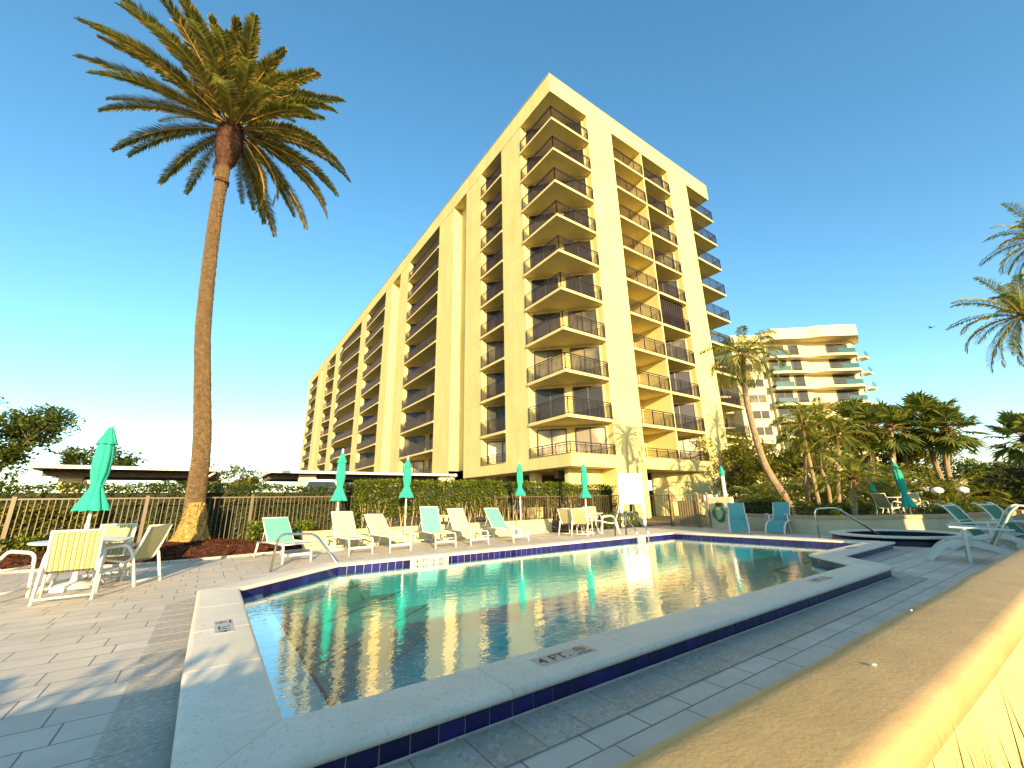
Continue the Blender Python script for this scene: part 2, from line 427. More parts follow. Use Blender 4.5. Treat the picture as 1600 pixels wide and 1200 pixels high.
DECK = [(-14,.4),(24,.4),(20.5,2.6),(18.6,3.15),(17.4,4.1),(16.4,5.3),(15.95,6.1),(16.85,8.7),(17.3,9.5),(17.3,12.6),(15.4,13.2),(11.6,13.4),(2.3,13.55),(.6,13.2),(-.8,13.0),(-2.6,13.35),(-5,13.8),(-14,15)]
sheet(DECK, [offset(POOL,.2), spa_ring], 0, 'pool_deck', M['paver'])
sheet([(-80,16.9),(16.2,16.9),(16.2,140),(-80,140)], [], -.012, 'car_park_road', M['asphalt'])
sheet([(17.0,9.6),(60,9.6),(60,160),(16.2,160),(16.2,12.8),(17.3,12.6)], [], -.008, 'garage_floor_path', M['darkinside'])

# pool border pavers (individual stones on a dark joint bed)
def ring_stones(inner_d, outer_d, step, z0, z1, gap, name, mat, bedmat, zbed, kind=None, rnd=0, only=None):
    A = offset(POOL, inner_d) if inner_d else POOL; B = offset(POOL, outer_d)
    if inner_d > .3: A[0] = (.05 + (.41-inner_d), 2.31 + (.41-inner_d))
    m = MB(); bed = MB(); n = len(POOL)
    for i in range(n):
        a0, a1, b0, b1 = [Vector(p) for p in (A[i], A[(i+1)%n], B[i], B[(i+1)%n])]
        L = (a1-a0).length; k = max(1, round(L/step)); d = (a1-a0)/L
        bed.add([(*a0,zbed),(*a1,zbed),(*b1,zbed),(*b0,zbed)], [(3,2,1,0)])
        for j in range(k):
            t0, t1 = j/k, (j+1)/k; g = gap/L/2
            q = []
            for tt, sg in ((t0,1),(t1,-1)):
                u = a0.lerp(a1, tt)
                o = b0 + (b1-b0)*( (u-b0).dot(d)/((b1-b0).length) ) if 0 < tt < 1 else (b0 if tt == 0 else b1)
                q.append((u + d*sg*gap/2, o + d*sg*gap/2))
            m.add([(*q[0][0],z1),(*q[1][0],z1),(*q[1][1],z1),(*q[0][1],z1),(*q[0][0],z0),(*q[1][0],z0),(*q[1][1],z0),(*q[0][1],z0)],
                  [(3,2,1,0),(4,5,6,7),(0,1,5,4),(1,2,6,5),(2,3,7,6),(3,0,4,7)])
    return m, bed
m, bed = ring_stones(.415, .75, .305, .003, .009, .006, '', None, None, .004)
tag(m.build('paver_border', M['border']), kind='structure')
tag(bed.build('paver_joint_bed', M['gap']), kind='structure')

# ------------------------------------------------------------------ swimming pool
pool = thing('swimming_pool', 'raised swimming pool with pale stone coping, navy tile bands and turquoise water', 'pool', (0,0,0))
# coping: rounded profile swept per stone
prof = [(-.012,.112),(-.02,.125),(-.02,.145),(-.01,.157),(.01,.161),(.40,.161),(.425,.157),(.438,.146),(.44,.13),(.432,.115),(.42,.11)]
m = MB(); core = MB(); n = len(POOL)
offs = {}
for d, z in prof:
    o = offset(POOL, d)
    if d > .3: o[0] = (.05-(d-.41), 2.31-(d-.41))
    offs[(d,z)] = [Vector(p) for p in o]
for i in range(n):
    ref = [offs[p] for p in prof]
    L = (Vector(POOL[(i+1)%n]) - Vector(POOL[i])).length
    k = max(1, round(L/1.18)); d = (Vector(POOL[(i+1)%n]) - Vector(POOL[i]))/L
    base = Vector(POOL[i])
    for j in range(k):
        vs = []
        for tt, sg in ((j/k,1),((j+1)/k,-1)):
            for p, (dd, z) in zip(ref, prof):
                a, b_ = p[i], p[(i+1)%n]
                if tt == 0: q = a
                elif tt == 1: q = b_
                else:
                    u = base + d*L*tt; q = a + d*((u-a).dot(d))
                q = q + d*sg*.0025
                vs.append((q.x,q.y,z))
        P = len(prof)
        fs = [(c, c+1, P+c+1, P+c) for c in range(P-1)] + [(P-1,0,P,2*P-1)] + [tuple(range(P-1,-1,-1)), tuple(range(P,2*P))]
        m.add(vs, [tuple(reversed(f)) for f in fs])
m.build('coping', M['coping'], pool, auto=50)
# walls under coping + tile bands
def wall_ring(d0, d1, z0, z1):
    A = offset(POOL, d0) if d0 else POOL; B = offset(POOL, d1)
    mm = MB()
    for i in range(n):
        a0,a1,b1,b0 = A[i],A[(i+1)%n],B[(i+1)%n],B[i]
        mm.add([(*a0,z0),(*a1,z0),(*b1,z0),(*b0,z0),(*a0,z1),(*a1,z1),(*b1,z1),(*b0,z1)],
               [(3,2,1,0),(4,5,6,7),(0,1,5,4),(1,2,6,5),(2,3,7,6),(3,0,4,7)])
    return mm
wall_ring(.01, .385, -.02, .155).build('curb', M['grout'], pool)
wall_ring(.015, .2, -1.5, -.025).build('pool_wall', M['plaster'], pool)
def tiles(d, outw, z0, z1, skip=()):
    A = offset(POOL, d); mm = MB()
    for i in range(n):
        a0, a1 = Vector(A[i]), Vector(A[(i+1)%n]); L = (a1-a0).length; dd = (a1-a0)/L
        nn = Vector((dd.y,-dd.x))*(1 if outw else -1)
        k = max(1, round(L/.155))
        for j in range(k):
            if any(si == i and lo <= (j+.5)/k*L <= hi for si, lo, hi in skip): continue
            p = a0 + dd*(L*j/k+.003); q = a0 + dd*(L*(j+1)/k-.003)
            o = nn*.005
            vs = [(*(p),z0),(*(q),z0),(*(q),z1),(*(p),z1),(*(p+o),z0),(*(q+o),z0),(*(q+o),z1),(*(p+o),z1)]
            mm.add(vs, [(4,5,6,7),(0,1,5,4),(1,2,6,5),(2,3,7,6),(3,0,4,7)])
    return mm
tiles(.386, True, .012, .11).build('outer_tile_band', M['tile'], pool)
# far side is edge 4 : from (12.27,8.62) to (2.1,8.64)
tiles(.008, False, -.04, .108, skip=((4,7.95,8.72),(4,1.42,1.76))).build('inner_tile_band', M['tile'], pool)
m = MB(); m.box(3.555,4.325,8.612,8.632,-.03,.109); m.box(10.53,10.86,8.612,8.632,-.03,.109)
pl = m.build('marker_tiles', M['plaque'], pool)
fl = offset(POOL, .1)
m = MB(); m.prism(fl, -1.6, -1.35); m.build('pool_floor', M['plaster'], pool)
# ledge at left end, corner steps, bench in the notch
m = MB(); m.prism([(.45,2.74),(.78,2.74),(.8,7.5),(.47,7.16)], -1.35, .006); m.build('ledge', M['ledge'], pool)
m = MB(); m.box(.78,.8,2.74,7.5,-.3,.013)
m.build('ledge_trim', M['trimline'], pool)
def corner_step(r, z, zt):
    c = Vector((1.3,7.9)); u = Vector((.7071,.7071)); v_ = Vector((.7071,-.7071))
    a = c - u*1.25; b_ = c + u*1.35
    s_ = MB(); s_.prism([tuple(a - v_*0.02), tuple(a+v_*r), tuple(b_+v_*r), tuple(b_ - v_*.02)], -1.35, z); return s_
m = MB()
cb = [(.8,7.5),(.8,6.9),(2.75,8.62),(2.1,8.62)]
steps = [( [(.82,7.5),(.82,7.0),(2.7,8.6),(2.1,8.6)], -.2),( [(.82,7.0),(.82,6.45),(3.3,8.6),(2.7,8.6)], -.45),( [(.82,6.45),(.82,5.9),(3.9,8.6),(3.3,8.6)], -.75)]
for i, (pg, z) in enumerate(steps):
    m.prism(pg, -1.35, z)
m.build('steps', simple('step_plaster', (.03,.4,.42), .5, .1, 2), pool)
m = MB()
for pg, z in steps:
    a, b_ = Vector(pg[1]), Vector(pg[2]); d = (b_-a).normalized()
    m.bar((*(a+d*.02),z+.004), (*(b_-d*.02),z+.004), .03, .01)
m.build('step_nosing', M['trimline'], pool)
m = MB(); m.prism([(7.9,2.75),(8.38,2.75),(9.25,3.68),(12.2,3.74),(12.2,4.15),(8.75,4.1)], -1.35, -.12); m.build('bench', M['ledge'], pool)
m = MB(); m.bar((7.92,2.8,-.116),(8.75,4.1,-.116),.05,.012); m.bar((8.75,4.1,-.116),(12.2,4.15,-.116),.05,.012)
m.build('bench_trim', M['trimline'], pool)
wm = sheet(offset(POOL,.004), [], .02, 'pool_water', M['water'])

def text_mesh(s, size, mat, parent, name='lettering', M4=None, ext=.0006, align='LEFT'):
    cu = bpy.data.curves.new(name, 'FONT'); cu.body = s; cu.size = size; cu.extrude = ext; cu.offset = size*.01
    cu.align_x = align
    ob = bpy.data.objects.new(name, cu); COL.objects.link(ob)
    dg = bpy.context.evaluated_depsgraph_get(); dg.update()
    me = bpy.data.meshes.new_from_object(ob.evaluated_get(dg)); bpy.data.objects.remove(ob)
    me.materials.clear(); me.materials.append(mat)
    if M4 is not None: me.transform(M4)
    o = bpy.data.objects.new(name, me); COL.objects.link(o)
    if parent is not None: o.parent = parent
    return o
def plaque(x, y, rot, label, name='depth_marker', L=.5, W=.145):
    th_ = thing(name, label, 'depth marker', (x,y,.1618), rot, 'depth markers set in the pool coping')
    m = MB(); m.box(0,L,0,W,-.002,.0012); m.build('plaque', M['plaque'], th_)
    text_mesh('4 FT.', .13, M['ink'], th_, M4=Matrix.Translation((.02,.028,.002)))
    m = MB()
    cx, cy = L-.09, W-.055; k = 28
    for i in range(k):
        a, b_ = 2*pi*i/k, 2*pi*(i+1)/k
        m.add([(cx+.036*cos(a),cy+.036*sin(a),.0025),(cx+.036*cos(b_),cy+.036*sin(b_),.0025),(cx+.046*cos(b_),cy+.046*sin(b_),.0025),(cx+.046*cos(a),cy+.046*sin(a),.0025)],[(0,3,2,1)])
    m.bar((cx-.028,cy+.028,.0025),(cx+.028,cy-.028,.0025),.008,.001)
    m.build('no_diving_ring', M['redink'], th_)
    m = MB(); m.bar((cx-.024,cy-.006,.0022),(cx+.016,cy+.014,.0022),.008,.0008); m.bar((cx+.012,cy+.006,.0022),(cx+.026,cy-.012,.0022),.006,.0008)
    m.build('diver_figure', M['ink'], th_)
    text_mesh('NO DIVING', .026, M['ink'], th_, 'small_lettering', Matrix.Translation((cx-.075,.012,.002)))
plaque(1.93,2.455,0,'large 4 FT. plaque with a red ring on the near coping, front middle')
plaque(6.35,2.47,0,'4 FT. plaque at the right end of the near coping before the zigzag')
plaque(.33,4.75,R(90),'4 FT. plaque turned sideways on the left coping beside the pale ledge', W=.145)
plaque(10.6,3.45,0,'4 FT. plaque on the coping arm behind the zigzag nearest the spa')
for tx, ch in ((3.60,'4'),(3.735,'FT'),(3.96,'6'),(4.10,'IN')):
    text_mesh(ch, .105, M['ink'], pool, 'tile_lettering', Matrix.Translation((tx,8.6105,.03)) @ Matrix.Rotation(pi/2,4,'X'))

# ------------------------------------------------------------------ foreground wall
fw = thing('parapet_wall', 'low tan painted garden wall with a wide rough cap across the lower right corner', 'wall', (0,0,0))
m = MB(); xs = [-14 + i*.06 for i in range(234)] + [i*.05 for i in range(80)] + [4+i*.3 for i in range(80)]
xs = sorted(set(round(x,3) for x in xs))
vs = []; P = 16
for x in xs:
    wv = (mnoise.noise(Vector((x*1.4,3.1,0)))*.010 + mnoise.noise(Vector((x*4.5,9,0)))*.004)
    zz = mnoise.noise(Vector((x*.9,1.7,5)))*.004
    inn = .437 + wv; outr = .236 + mnoise.noise(Vector((x*1.1,7,2)))*.004
    pr = [(inn-.012,.80),(inn,.82),(inn,.87),(inn-.008,.89),(inn-.03,.899),(inn-.05,.9015),(inn-.09,.902),(outr+.08,.9025),(outr+.03,.9026),(outr+.026,.9024),(outr+.016,.901),(outr+.006,.8965),(outr+.001,.889),(outr,.88),(outr-.001,.855),(outr+.01,.848)]
    for yy, z in pr: vs.append((x, yy, z+zz))
fs = []
for i in range(len(xs)-1):
    for k in range(P): fs.append((i*P+k, (i+1)*P+k, (i+1)*P+(k+1)%P, i*P+(k+1)%P))
m.add(vs, fs); m.build('cap', M['wallcap'], fw, auto=60)
m = MB(); m.box(-14,27.9,.262,.42,-.5,.86); m.build('wall_body', M['wallside'], fw)
m = MB(); m.box(-3.5,-2.6,.2,.5,.905,1.1); m.build('shadow_bump_block', M['wallcap'], fw, bevel=.03)  # unseen block added on the cap to give the deck shadow its bump
for (x,y,r,lab) in ((1.02,.335,.004,'tiny pale chip lying on the tan wall cap near its sunlit edge'),(1.55,.4,.003,'smaller pale chip on the wall cap beside the pavers')):
    m = MB(); m.lathe([(r*.6,0),(r,.0015),(r*.5,.003)],7); o = m.build('stone_chip', M['pebble'], None, loc=(x,y,.904)); o.scale = (1.8,1,1)
    tag(o, lab, 'stone chip', 'chips on the wall cap')

# ------------------------------------------------------------------ tall building
BALC = []
bld = thing('apartment_building', 'cream yellow ten storey apartment building with bronze balcony railings and a sharp near corner', 'building', (S0,N0,0))
D = .75; LS = 21.52; LN = 97.5
Lrec = {'A':(6.69,10.09),'B':(19.2,28.1),'C':(37.25,46.2),'D':(49.65,63.75),'E':(67.75,74.9),'F':(85.7,94.3)}
slots = [(13.0,15.7),(31.3,34.4),(80.3,81.6)]
c1 = 3.84; s2, s3, s4, s5 = 6.757, 10.615, 14.484, 17.576
# footprint in local coordinates (x along right facade, y along left facade), counter-clockwise
G0, G1 = .45, 2.3          # glass line: starts .45 m behind the facade and runs obliquely to 2.3 m
fp = [(G0,c1),(c1,G0),(c1,0),(s2,0),(s2,2.6),(s3-.09,2.6),(s3-.09,0),(s3+.09,0),(s3+.09,G1),(s4-(G1-G0),G1),(s4,G0),(s4,0),(s5,0),(s5,G0),(LS-G0,c1),(LS,c1),(LS,LN),(0,LN)]
lst = sorted([(a,b_,1) for a,b_ in Lrec.values()] + [(a,b_,0) for a,b_ in slots], reverse=True)
for a, b_, dd in lst:
    if dd: fp += [(0,b_),(G0,b_),(G1,b_-(G1-G0)),(G1,a),(0,a)]
    else: fp += [(0,b_),(.95,b_),(.95,a),(0,a)]
fp += [(0,c1)]
Z1, ZT, ZP, F1, H = 3.13, 31.19, 32.87, 3.39, 2.8
m = MB(); m.prism(fp, Z1, ZT); m.build('wall', M['build'], bld)
m = MB(); e = .004
fpb = [(-e,-e),(LS+e,-e),(LS+e,LN+e),(-e,LN+e)]
for a, b_ in sorted(slots, reverse=True): fpb += [(-e,b_),(.95,b_),(.95,a),(-e,a)]
m.prism(fpb, Z1-.003, 3.92); m.build('base_fascia', M['build'], bld)
m = MB(); m.prism([(-.02,-.02),(LS+.02,-.02),(LS+.02,LN+.02),(-.02,LN+.02)], ZT, ZP)
rf = m.build('roof_parapet', M['build'], bld)
m = MB()
for (x0,x1,y0,y1) in ((-.06,LS+.06,-.06,.1),(-.06,.1,.1,LN),(LS-.1,LS+.06,.1,LN)): m.box(x0,x1,y0,y1,ZP+.002,ZP+.07)
m.build('coping_flashing', simple('grey_flashing',(.42,.38,.3),.5,.1,3), rf)
m = MB()
for y in (1.2,26,33,40,52,60): m = MB(); m.tube([(.5,y,ZP),(.5,y,ZP+.9)], .03, 6); m.build('roof_post', M['darkframe'], rf)
for x in (3,6,12,17): m = MB(); m.tube([(x,.4,ZP),(x,.4,ZP+.5)], .025, 6); m.build('roof_post', M['darkframe'], rf)
for y in (24.5,31): m = MB(); m.box(.4,1.0,y,y+.7,ZP,ZP+1.0); m.build('roof_vent', M['darkframe'], rf)
# ground floor
m = MB()
m.box(s4,s5,0,1.6,0,Z1-.004); m.prism([(s4-.002,.02),(s4-.002,.5),(10.2,2.3),(10.0,2.05)], 0, Z1-.004); m.build('ground_wall', M['build'], bld); m = MB()
m.box(c1,s2,.0,1.6,0,Z1-.004)
m.box(.9,c1-.002,1.25,1.6,0,Z1-.004)
m.build('ground_wall', M['build'], bld)
m = MB()
for y in (4.6,10.4,17,23.2,29.6,36,42,48,55,62,69,76,83,90,96):
    m = MB(); m.box(.9,1.5,y,y+.6,0,Z1-.004); m.build('garage_column', M['inner'], bld)
m = MB(); m.box(8.1,8.7,3.2,3.8,0,Z1-.004); m.build('garage_column', M['inner'], bld)
m = MB(); m.box(12,12.2,8,LN,0,Z1-.004); m.box(2.5,12,8,8.2,0,Z1-.004)
for y in range(3,96,6): m.box(1.6,12,y,y+.4,Z1-.5,Z1-.004)
m.build('garage_wall', M['darkinside'], bld)
m = MB(); m.box(c1-1.7,c1-1.3,1.235,1.249,1.55,1.9); m.build('wall_plate', simple('green_plate',(.1,.25,.15),.5), bld)
for lab, x, y, z, rr_ in (('white chair on a corner balcony high up on the tall building',1.3,1.0,F1+H*6,2.2),('white chair on a corner balcony, one storey lower than the other',1.0,1.35,F1+H*5,-.6)): BALC.append((lab,S0+x,N0+y,z,rr_))
m = MB(); m.box(c1+17.7,27.0,-.0,3,Z1+.02,3.9); m.build('entrance_canopy', M['slab'], bld)

rnd = random.Random(3)
def railing(path, z0, h, par, closed=False):
    mm = MB()
    for i in range(len(path)-1):
        a, b_ = Vector((*path[i],0)), Vector((*path[i+1],0)); L = (b_-a).length; d = (b_-a)/L
        mm.bar(a+Vector((0,0,z0+h)), b_+Vector((0,0,z0+h)), .055, .05)
        mm.bar(a+Vector((0,0,z0+h-.13)), b_+Vector((0,0,z0+h-.13)), .03, .03)
        mm.bar(a+Vector((0,0,z0+.08)), b_+Vector((0,0,z0+.08)), .03, .03)
        k = int(L/.115)
        for j in range(k+1):
            p = a + d*(L*j/k); w_ = .024
            mm.box(p.x-w_/2,p.x+w_/2,p.y-w_/2,p.y+w_/2,z0+.08,z0+h-.13)
        k = max(1,round(L/1.3))
        for j in range(k+1):
            p = a + d*(L*j/k); w_ = .045
            mm.box(p.x-w_/2,p.x+w_/2,p.y-w_/2,p.y+w_/2,z0,z0+h)
    return mm.build('railing', M['rail'], par)
def doors(segs, z0, zh, mat, par, off=.03):
    """segs: list of (ax,ay,bx,by,panes) along the back wall"""
    g = MB(); f = MB()
    for ax, ay, bx, by, k in segs:
        a = Vector((ax,ay,0)); b_ = Vector((bx,by,0)); L = (b_-a).length; d = (b_-a)/L
        nn = Vector((d.y,-d.x,0))
        p, q = a+nn*off, b_+nn*off
        g.add([p+Vector((0,0,z0)),q+Vector((0,0,z0)),q+Vector((0,0,zh)),p+Vector((0,0,zh)),
               a+Vector((0,0,z0)),b_+Vector((0,0,z0)),b_+Vector((0,0,zh)),a+Vector((0,0,zh))],
              [(0,1,2,3),(4,0,3,7),(1,5,6,2),(3,2,6,7)])
        fo = nn*(off+.03)
        for j in range(k+1):
            c = a + d*(L*j/k) + fo
            f.bar(c+Vector((0,0,z0)), c+Vector((0,0,zh)), .085, .06, up=tuple(nn))
        f.bar(a+fo+Vector((0,0,zh)), b_+fo+Vector((0,0,zh)), .06, .1)
        f.bar(a+fo+Vector((0,0,z0+.04)), b_+fo+Vector((0,0,z0+.04)), .06, .08)
    gl = g.build('sliding_door', mat, par); f.build('door_frame', M['darkframe'], gl)
def gpick(lv, lo=.35):
    r = rnd.random()
    if lv == 1: return M['glass2'] if r < .8 else M['glass1']
    if lv <= 4: return M['glass1'] if r < .75 else M['glass0']
    return M['glass1'] if r < lo*.6 else M['glass0']
P_ = .09
def level(lv):
    z = F1 + H*(lv-1); zr = 3.921 if lv == 1 else z; hr = .62 if lv == 1 else 1.07
    zd0 = z+.02 if lv > 1 else 3.93; zd1 = z + 2.38
    def slab(poly, path):
        mm = MB(); mm.prism(poly, (z-.19) if lv > 1 else 3.925, z if lv > 1 else 3.93)
        o = mm.build('balcony', M['slab'], bld); railing(path, zr, hr, o); return o
    q = .045; cm = (c1+G0)/2; k_ = .72
    slab([(-P_,-P_),(c1-.002,-P_),(c1-.002,G0+.03),(G0+.03,c1-.002),(-P_,c1-.002)], [(-q,c1-.05),(-q,-q),(c1-.05,-q)])
    doors([(G0+.12,c1-.12,cm-.22,cm+.22,2),(cm+.22,cm-.22,c1-.12,G0+.12,2)], zd0, zd1, gpick(lv,.3), bld)
    slab([(s2+.002,-P_),(s3-.095,-P_),(s3-.095,2.62),(s2+.002,2.62)], [(s2+.05,-q),(s3-.12,-q)])
    doors([(s2+.15,2.6,s2+2.35,2.6,2)], zd0, zd1, gpick(lv), bld)
    slab([(s3+.095,-P_),(s4-.002,-P_),(s4-.002,G0+.02),(s4-(G1-G0),G1+.02),(s3+.095,G1+.02)], [(s3+.12,-q),(s4-.05,-q)])
    if lv == 5: doors([(s3+.15,.35,s4-.3,.35,12)], zd0, z+2.6, M['rail'], bld)
    else: doors([(s3+.15,G1,s4-(G1-G0)-.05,G1,1),(s4-(G1-G0)+.05,G1-.05,s4-.1,G0+.1,2)], zd0, zd1, gpick(lv,.5), bld)
    slab([(s5+.002,-P_),(LS+P_,-P_),(LS+P_,c1-.002),(LS-G0-.03,c1-.002),(s5+.002,G0+.03)], [(s5+.05,-q),(LS+q,-q),(LS+q,c1-.05)])
    doors([(s5+.15,G0+.13,LS-G0-.15,c1-.15,3)], zd0, zd1, gpick(lv), bld)
    for nm, (a, b_) in Lrec.items():
        bb = b_-(G1-G0)
        if nm in 'DE':
            mid = (a+b_)/2 + (1.5 if nm == 'D' else .5)
            slab([(-P_,a+.002),(G1+.02,a+.002),(G1+.02,bb),(G0+.02,b_-.002),(-P_,b_-.002),(-.62,mid)][::1], [(-q,b_-.05),(-.57,mid),(-q,a+.05)])
        else:
            slab([(-P_,a+.002),(G1+.02,a+.002),(G1+.02,bb),(G0+.02,b_-.002),(-P_,b_-.002)], [(-q,b_-.05),(-q,a+.05)])
        w_ = b_-a
        sg = [(G0+.08,b_-.08,G1-.08,bb+.08,2)]
        if w_ < 4: sg += [(G1,bb-.05,G1,a+.1,1)]
        elif w_ < 10: sg += [(G1,bb-1.2,G1,a+.5,3)]
        else: sg += [(G1,bb-1.0,G1,a+w_*.5,2),(G1,a+w_*.4,G1,a+.4,2)]
        doors(sg, zd0, zd1, gpick(lv), bld)
for lv in range(1,11): level(lv)

# ------------------------------------------------------------------ second building
dv = Vector((16.5,-11.6)).normalized(); B2 = thing('condo_building', 'white stepped condo tower with green glass balconies behind the palms', 'building', (73.2,34.4,0), atan2(dv.y,dv.x))
def front(pts, back=14): return pts + [(pts[-1][0], back),(pts[0][0], back)]
SC = 70/60
W = 23.4
m = MB(); m.prism(front([(0,1.0),(5.6,1.0),(5.6,0.4),(21.2,0.4),(23.2,2.0)]), 0, 29.3); m.build('wall', M['white_b'], B2)
m = MB(); m.prism(front([(5.2,0),(6.2,-1.5),(12,-1.8),(14,-2.6),(20.2,-2.8),(21.6,-1.2),(23.4,1.2)]), 27.9, 29.9); rf2 = m.build('roof', M['white_b'], B2)
m = MB(); m.box(-.2,5.2,.4,12,28.2,29.5); m.box(1.5,5,3,8,29.5,30.6); m.build('low_roof', M['white_b'], rf2)
for k in range(9):
    z = 25.0 - k*2.85
    m = MB(); m.prism([(5.4,.45),(5.4,-1.1),(9.4,-1.3),(12.6,-1.0),(14,-1.9),(19.8,-2.1),(21.0,-.9),(21.0,.45)], z-.4, z)
    o = m.build('balcony', M['white_b'], B2)
    m = MB()
    for p, q in (((5.5,-1.05),(8.6,-1.2)),((17.0,-1.92),(19.7,-2.0)),((19.7,-2.0),(20.9,-.85))): m.bar((*p,z+.5),(*q,z+.5),.03,.9)
    for p, q in (((8.6,-1.2),(9.4,-1.22)),((9.4,-1.22),(12.5,-.92)),((14,-1.8),(17,-1.92))): m.bar((*p,z+.95),(*q,z+.95),.05,.06); m.bar((*p,z+.5),(*q,z+.5),.03,.04)
    m.build('glass_railing', M['gglass'], o)
    for x0, x1, fr_ in ((5.9,8.9,(5.9,7.4,8.9)),(9.9,11.5,(9.9,11.5)),(16.7,20.4,(16.7,18.5,20.4))):
        m = MB(); m.box(x0,x1,.3,.39,z+.05,z+2.35); o = m.build('window', M['glass0'], B2)
        m = MB(); m.box(x0-.06,x1+.06,.24,.3,z+2.3,z+2.4)
        for x in fr_: m.box(x-.05,x+.05,.24,.3,z,z+2.3)
        m.build('window_frame', M['darkframe'], o)
    m = MB(); m.prism([(22.1,.6),(22.8,-.2),(24.6,1.1),(24,2.2)], z-.3, z); o = m.build('side_balcony', M['white_b'], B2)
    m = MB(); m.bar((22.9,-.1,z+.5),(24.5,1.1,z+.5),.03,.9); m.build('glass_railing', M['gglass'], o)
    m = MB(); m.box(1.7,4.6,.93,.99,z+.5,z+2.0); o = m.build('window', M['glass0'] if k % 3 else M['glass1'], B2)
    m = MB(); m.box(3.1,3.2,.88,.93,z+.6,z+1.9); m.box(1.6,4.7,.86,.93,z+.5,z+.6); m.build('window_sill', M['white_b'], o)
m = MB()
for k in range(10):
    z = 24.5-k*2.85
    m.prism([(-6,4),(-2,2.6),(0,3),(0,5),(-6,5)], z-.3, z)
m.prism([(-7,5),(0,5),(0,14),(-7,14)], 0, 26.5)
m.build('rear_wing', M['white_b'], B2)
m = MB()
for k in range(9):
    z = 24.5-k*2.85
    for xa, xb in ((-5.6,-3.4),(-2.6,-.8)): m = MB(); m.box(xa,xb,4.93,4.99,z+.1,z+2.1); m.build('rear_window', M['glass0'], B2)

# ------------------------------------------------------------------ palms and foliage
def bez(pts, k):
    """Catmull-Rom through pts"""
    out = []; P = [Vector(p) for p in pts]; P = [P[0]*2-P[1]] + P + [P[-1]*2-P[-2]]
    for i in range(1, len(P)-2):
        for j in range(k):
            t = j/k; a,b_,c,d = P[i-1],P[i],P[i+1],P[i+2]
            out.append(.5*((2*b_)+(c-a)*t+(2*a-5*b_+4*c-d)*t*t+(3*b_-a-3*c+d)*t**3))
    out.append(P[-2]); return out
def trunk_mb(pts, r0, r1, ring=.07, seg=16, bumpy=.12, r=random):
    P = bez(pts, 8); L = sum((P[i+1]-P[i]).length for i in range(len(P)-1))
    n = max(8, int(L/ring)*2); path = []; acc = [0]
    for i in range(len(P)-1): acc.append(acc[-1]+(P[i+1]-P[i]).length)
    j = 0
    for i in range(n+1):
        s_ = L*i/n
        while j < len(P)-2 and acc[j+1] < s_: j += 1
        path.append(P[j].lerp(P[j+1], (s_-acc[j])/max(1e-6,acc[j+1]-acc[j])))
    mm = MB(); vs = []
    for i, p in enumerate(path):
        d = (path[min(i+1,n)]-path[max(i-1,0)]).normalized()
        x = d.cross(Vector((0,1,0))).normalized(); y = d.cross(x)
        rr = r0 + (r1-r0)*i/n
        for k in range(seg):
            a = 2*pi*k/seg
            q = rr*(1 + (bumpy if (i+ (k%2)) % 2 else -bumpy*.4) + .09*mnoise.noise(Vector((k*.9,i*.23,r0*50))))
            vs.append(p + x*cos(a)*q + y*sin(a)*q)
    fs = [(i*seg+k,i*seg+(k+1)%seg,(i+1)*seg+(k+1)%seg,(i+1)*seg+k) for i in range(n) for k in range(seg)]
    fs.append(tuple(range(n*seg,(n+1)*seg)))
    mm.add(vs, fs); return mm
def frond(mb, rb, o, az, el, L, droop, ll=.45, npair=60, lw=.03, vee=.35, r=random, stem=.018, hang=.25, twist=0):
    o = Vector(o); n = 14; p = o.copy(); pts = [p.copy()]; e = el; ds = []
    for i in range(n):
        t = (i+.5)/n
        e = el - droop*(t**1.5)
        d = Vector((cos(az)*cos(e), sin(az)*cos(e), sin(e)))
        p = p + d*(L/n); pts.append(p.copy()); ds.append(d)
    if rb is not None: rb.tube(pts[:int(n*.8)], [stem*(1-.75*i/n) for i in range(int(n*.8))], 4, cap=False)
    for i in range(npair):
        t = .1 + .9*(i+r.random()*.5)/npair
        k = min(n-1, int(t*n)); q = pts[k].lerp(pts[k+1], t*n-k); d = ds[k]
        side = Vector((-sin(az), cos(az), 0)); up = side.cross(d)*-1
        if up.z < 0: up = -up
        prof_ = (min(1, t*3.5+.25))*(1-max(0,(t-.55)/.45)**2*.72)
        for sg in (-1,1):
            l = ll*prof_*(.7+.5*r.random())
            fw_ = .75+.35*t+.15*(r.random()-.5)
            v_ = (side*sg*1.0 + d*fw_ + up*(vee+.25*(r.random()-.5))).normalized()
            q1 = q + v_*l*.55; q2 = q + v_*l*.98 + Vector((0,0,-l*hang*(.6+.8*r.random())))
            wd = d*lw*.5
            wd2 = (wd + up*lw*.3)
            mb.add([q-wd*.6, q+wd*.6, q1+wd2, q2, q1-wd2], [(0,1,2,4),(4,2,3)])
def pinnate_crown(cn, nf, L, seed, elmin=-.7, elmax=1.35, ll=.42, npair=42, lw=.035, parent=None, mat=None, hang=.3, droop=1.2):
    r = random.Random(seed); mb = MB(); rb = MB()
    for i in range(nf):
        t = i/nf; az = i*2.39996 + r.random()*.4
        el = elmax + (elmin-elmax)*t + (r.random()-.5)*.2
        frond(mb, rb, (cn[0]+.06*cos(az),cn[1]+.06*sin(az),cn[2]), az, el, L*(.85+.25*r.random()), droop*(.7+.5*r.random()), ll, npair, lw, r=r, stem=.02, hang=hang)
    return mb, rb
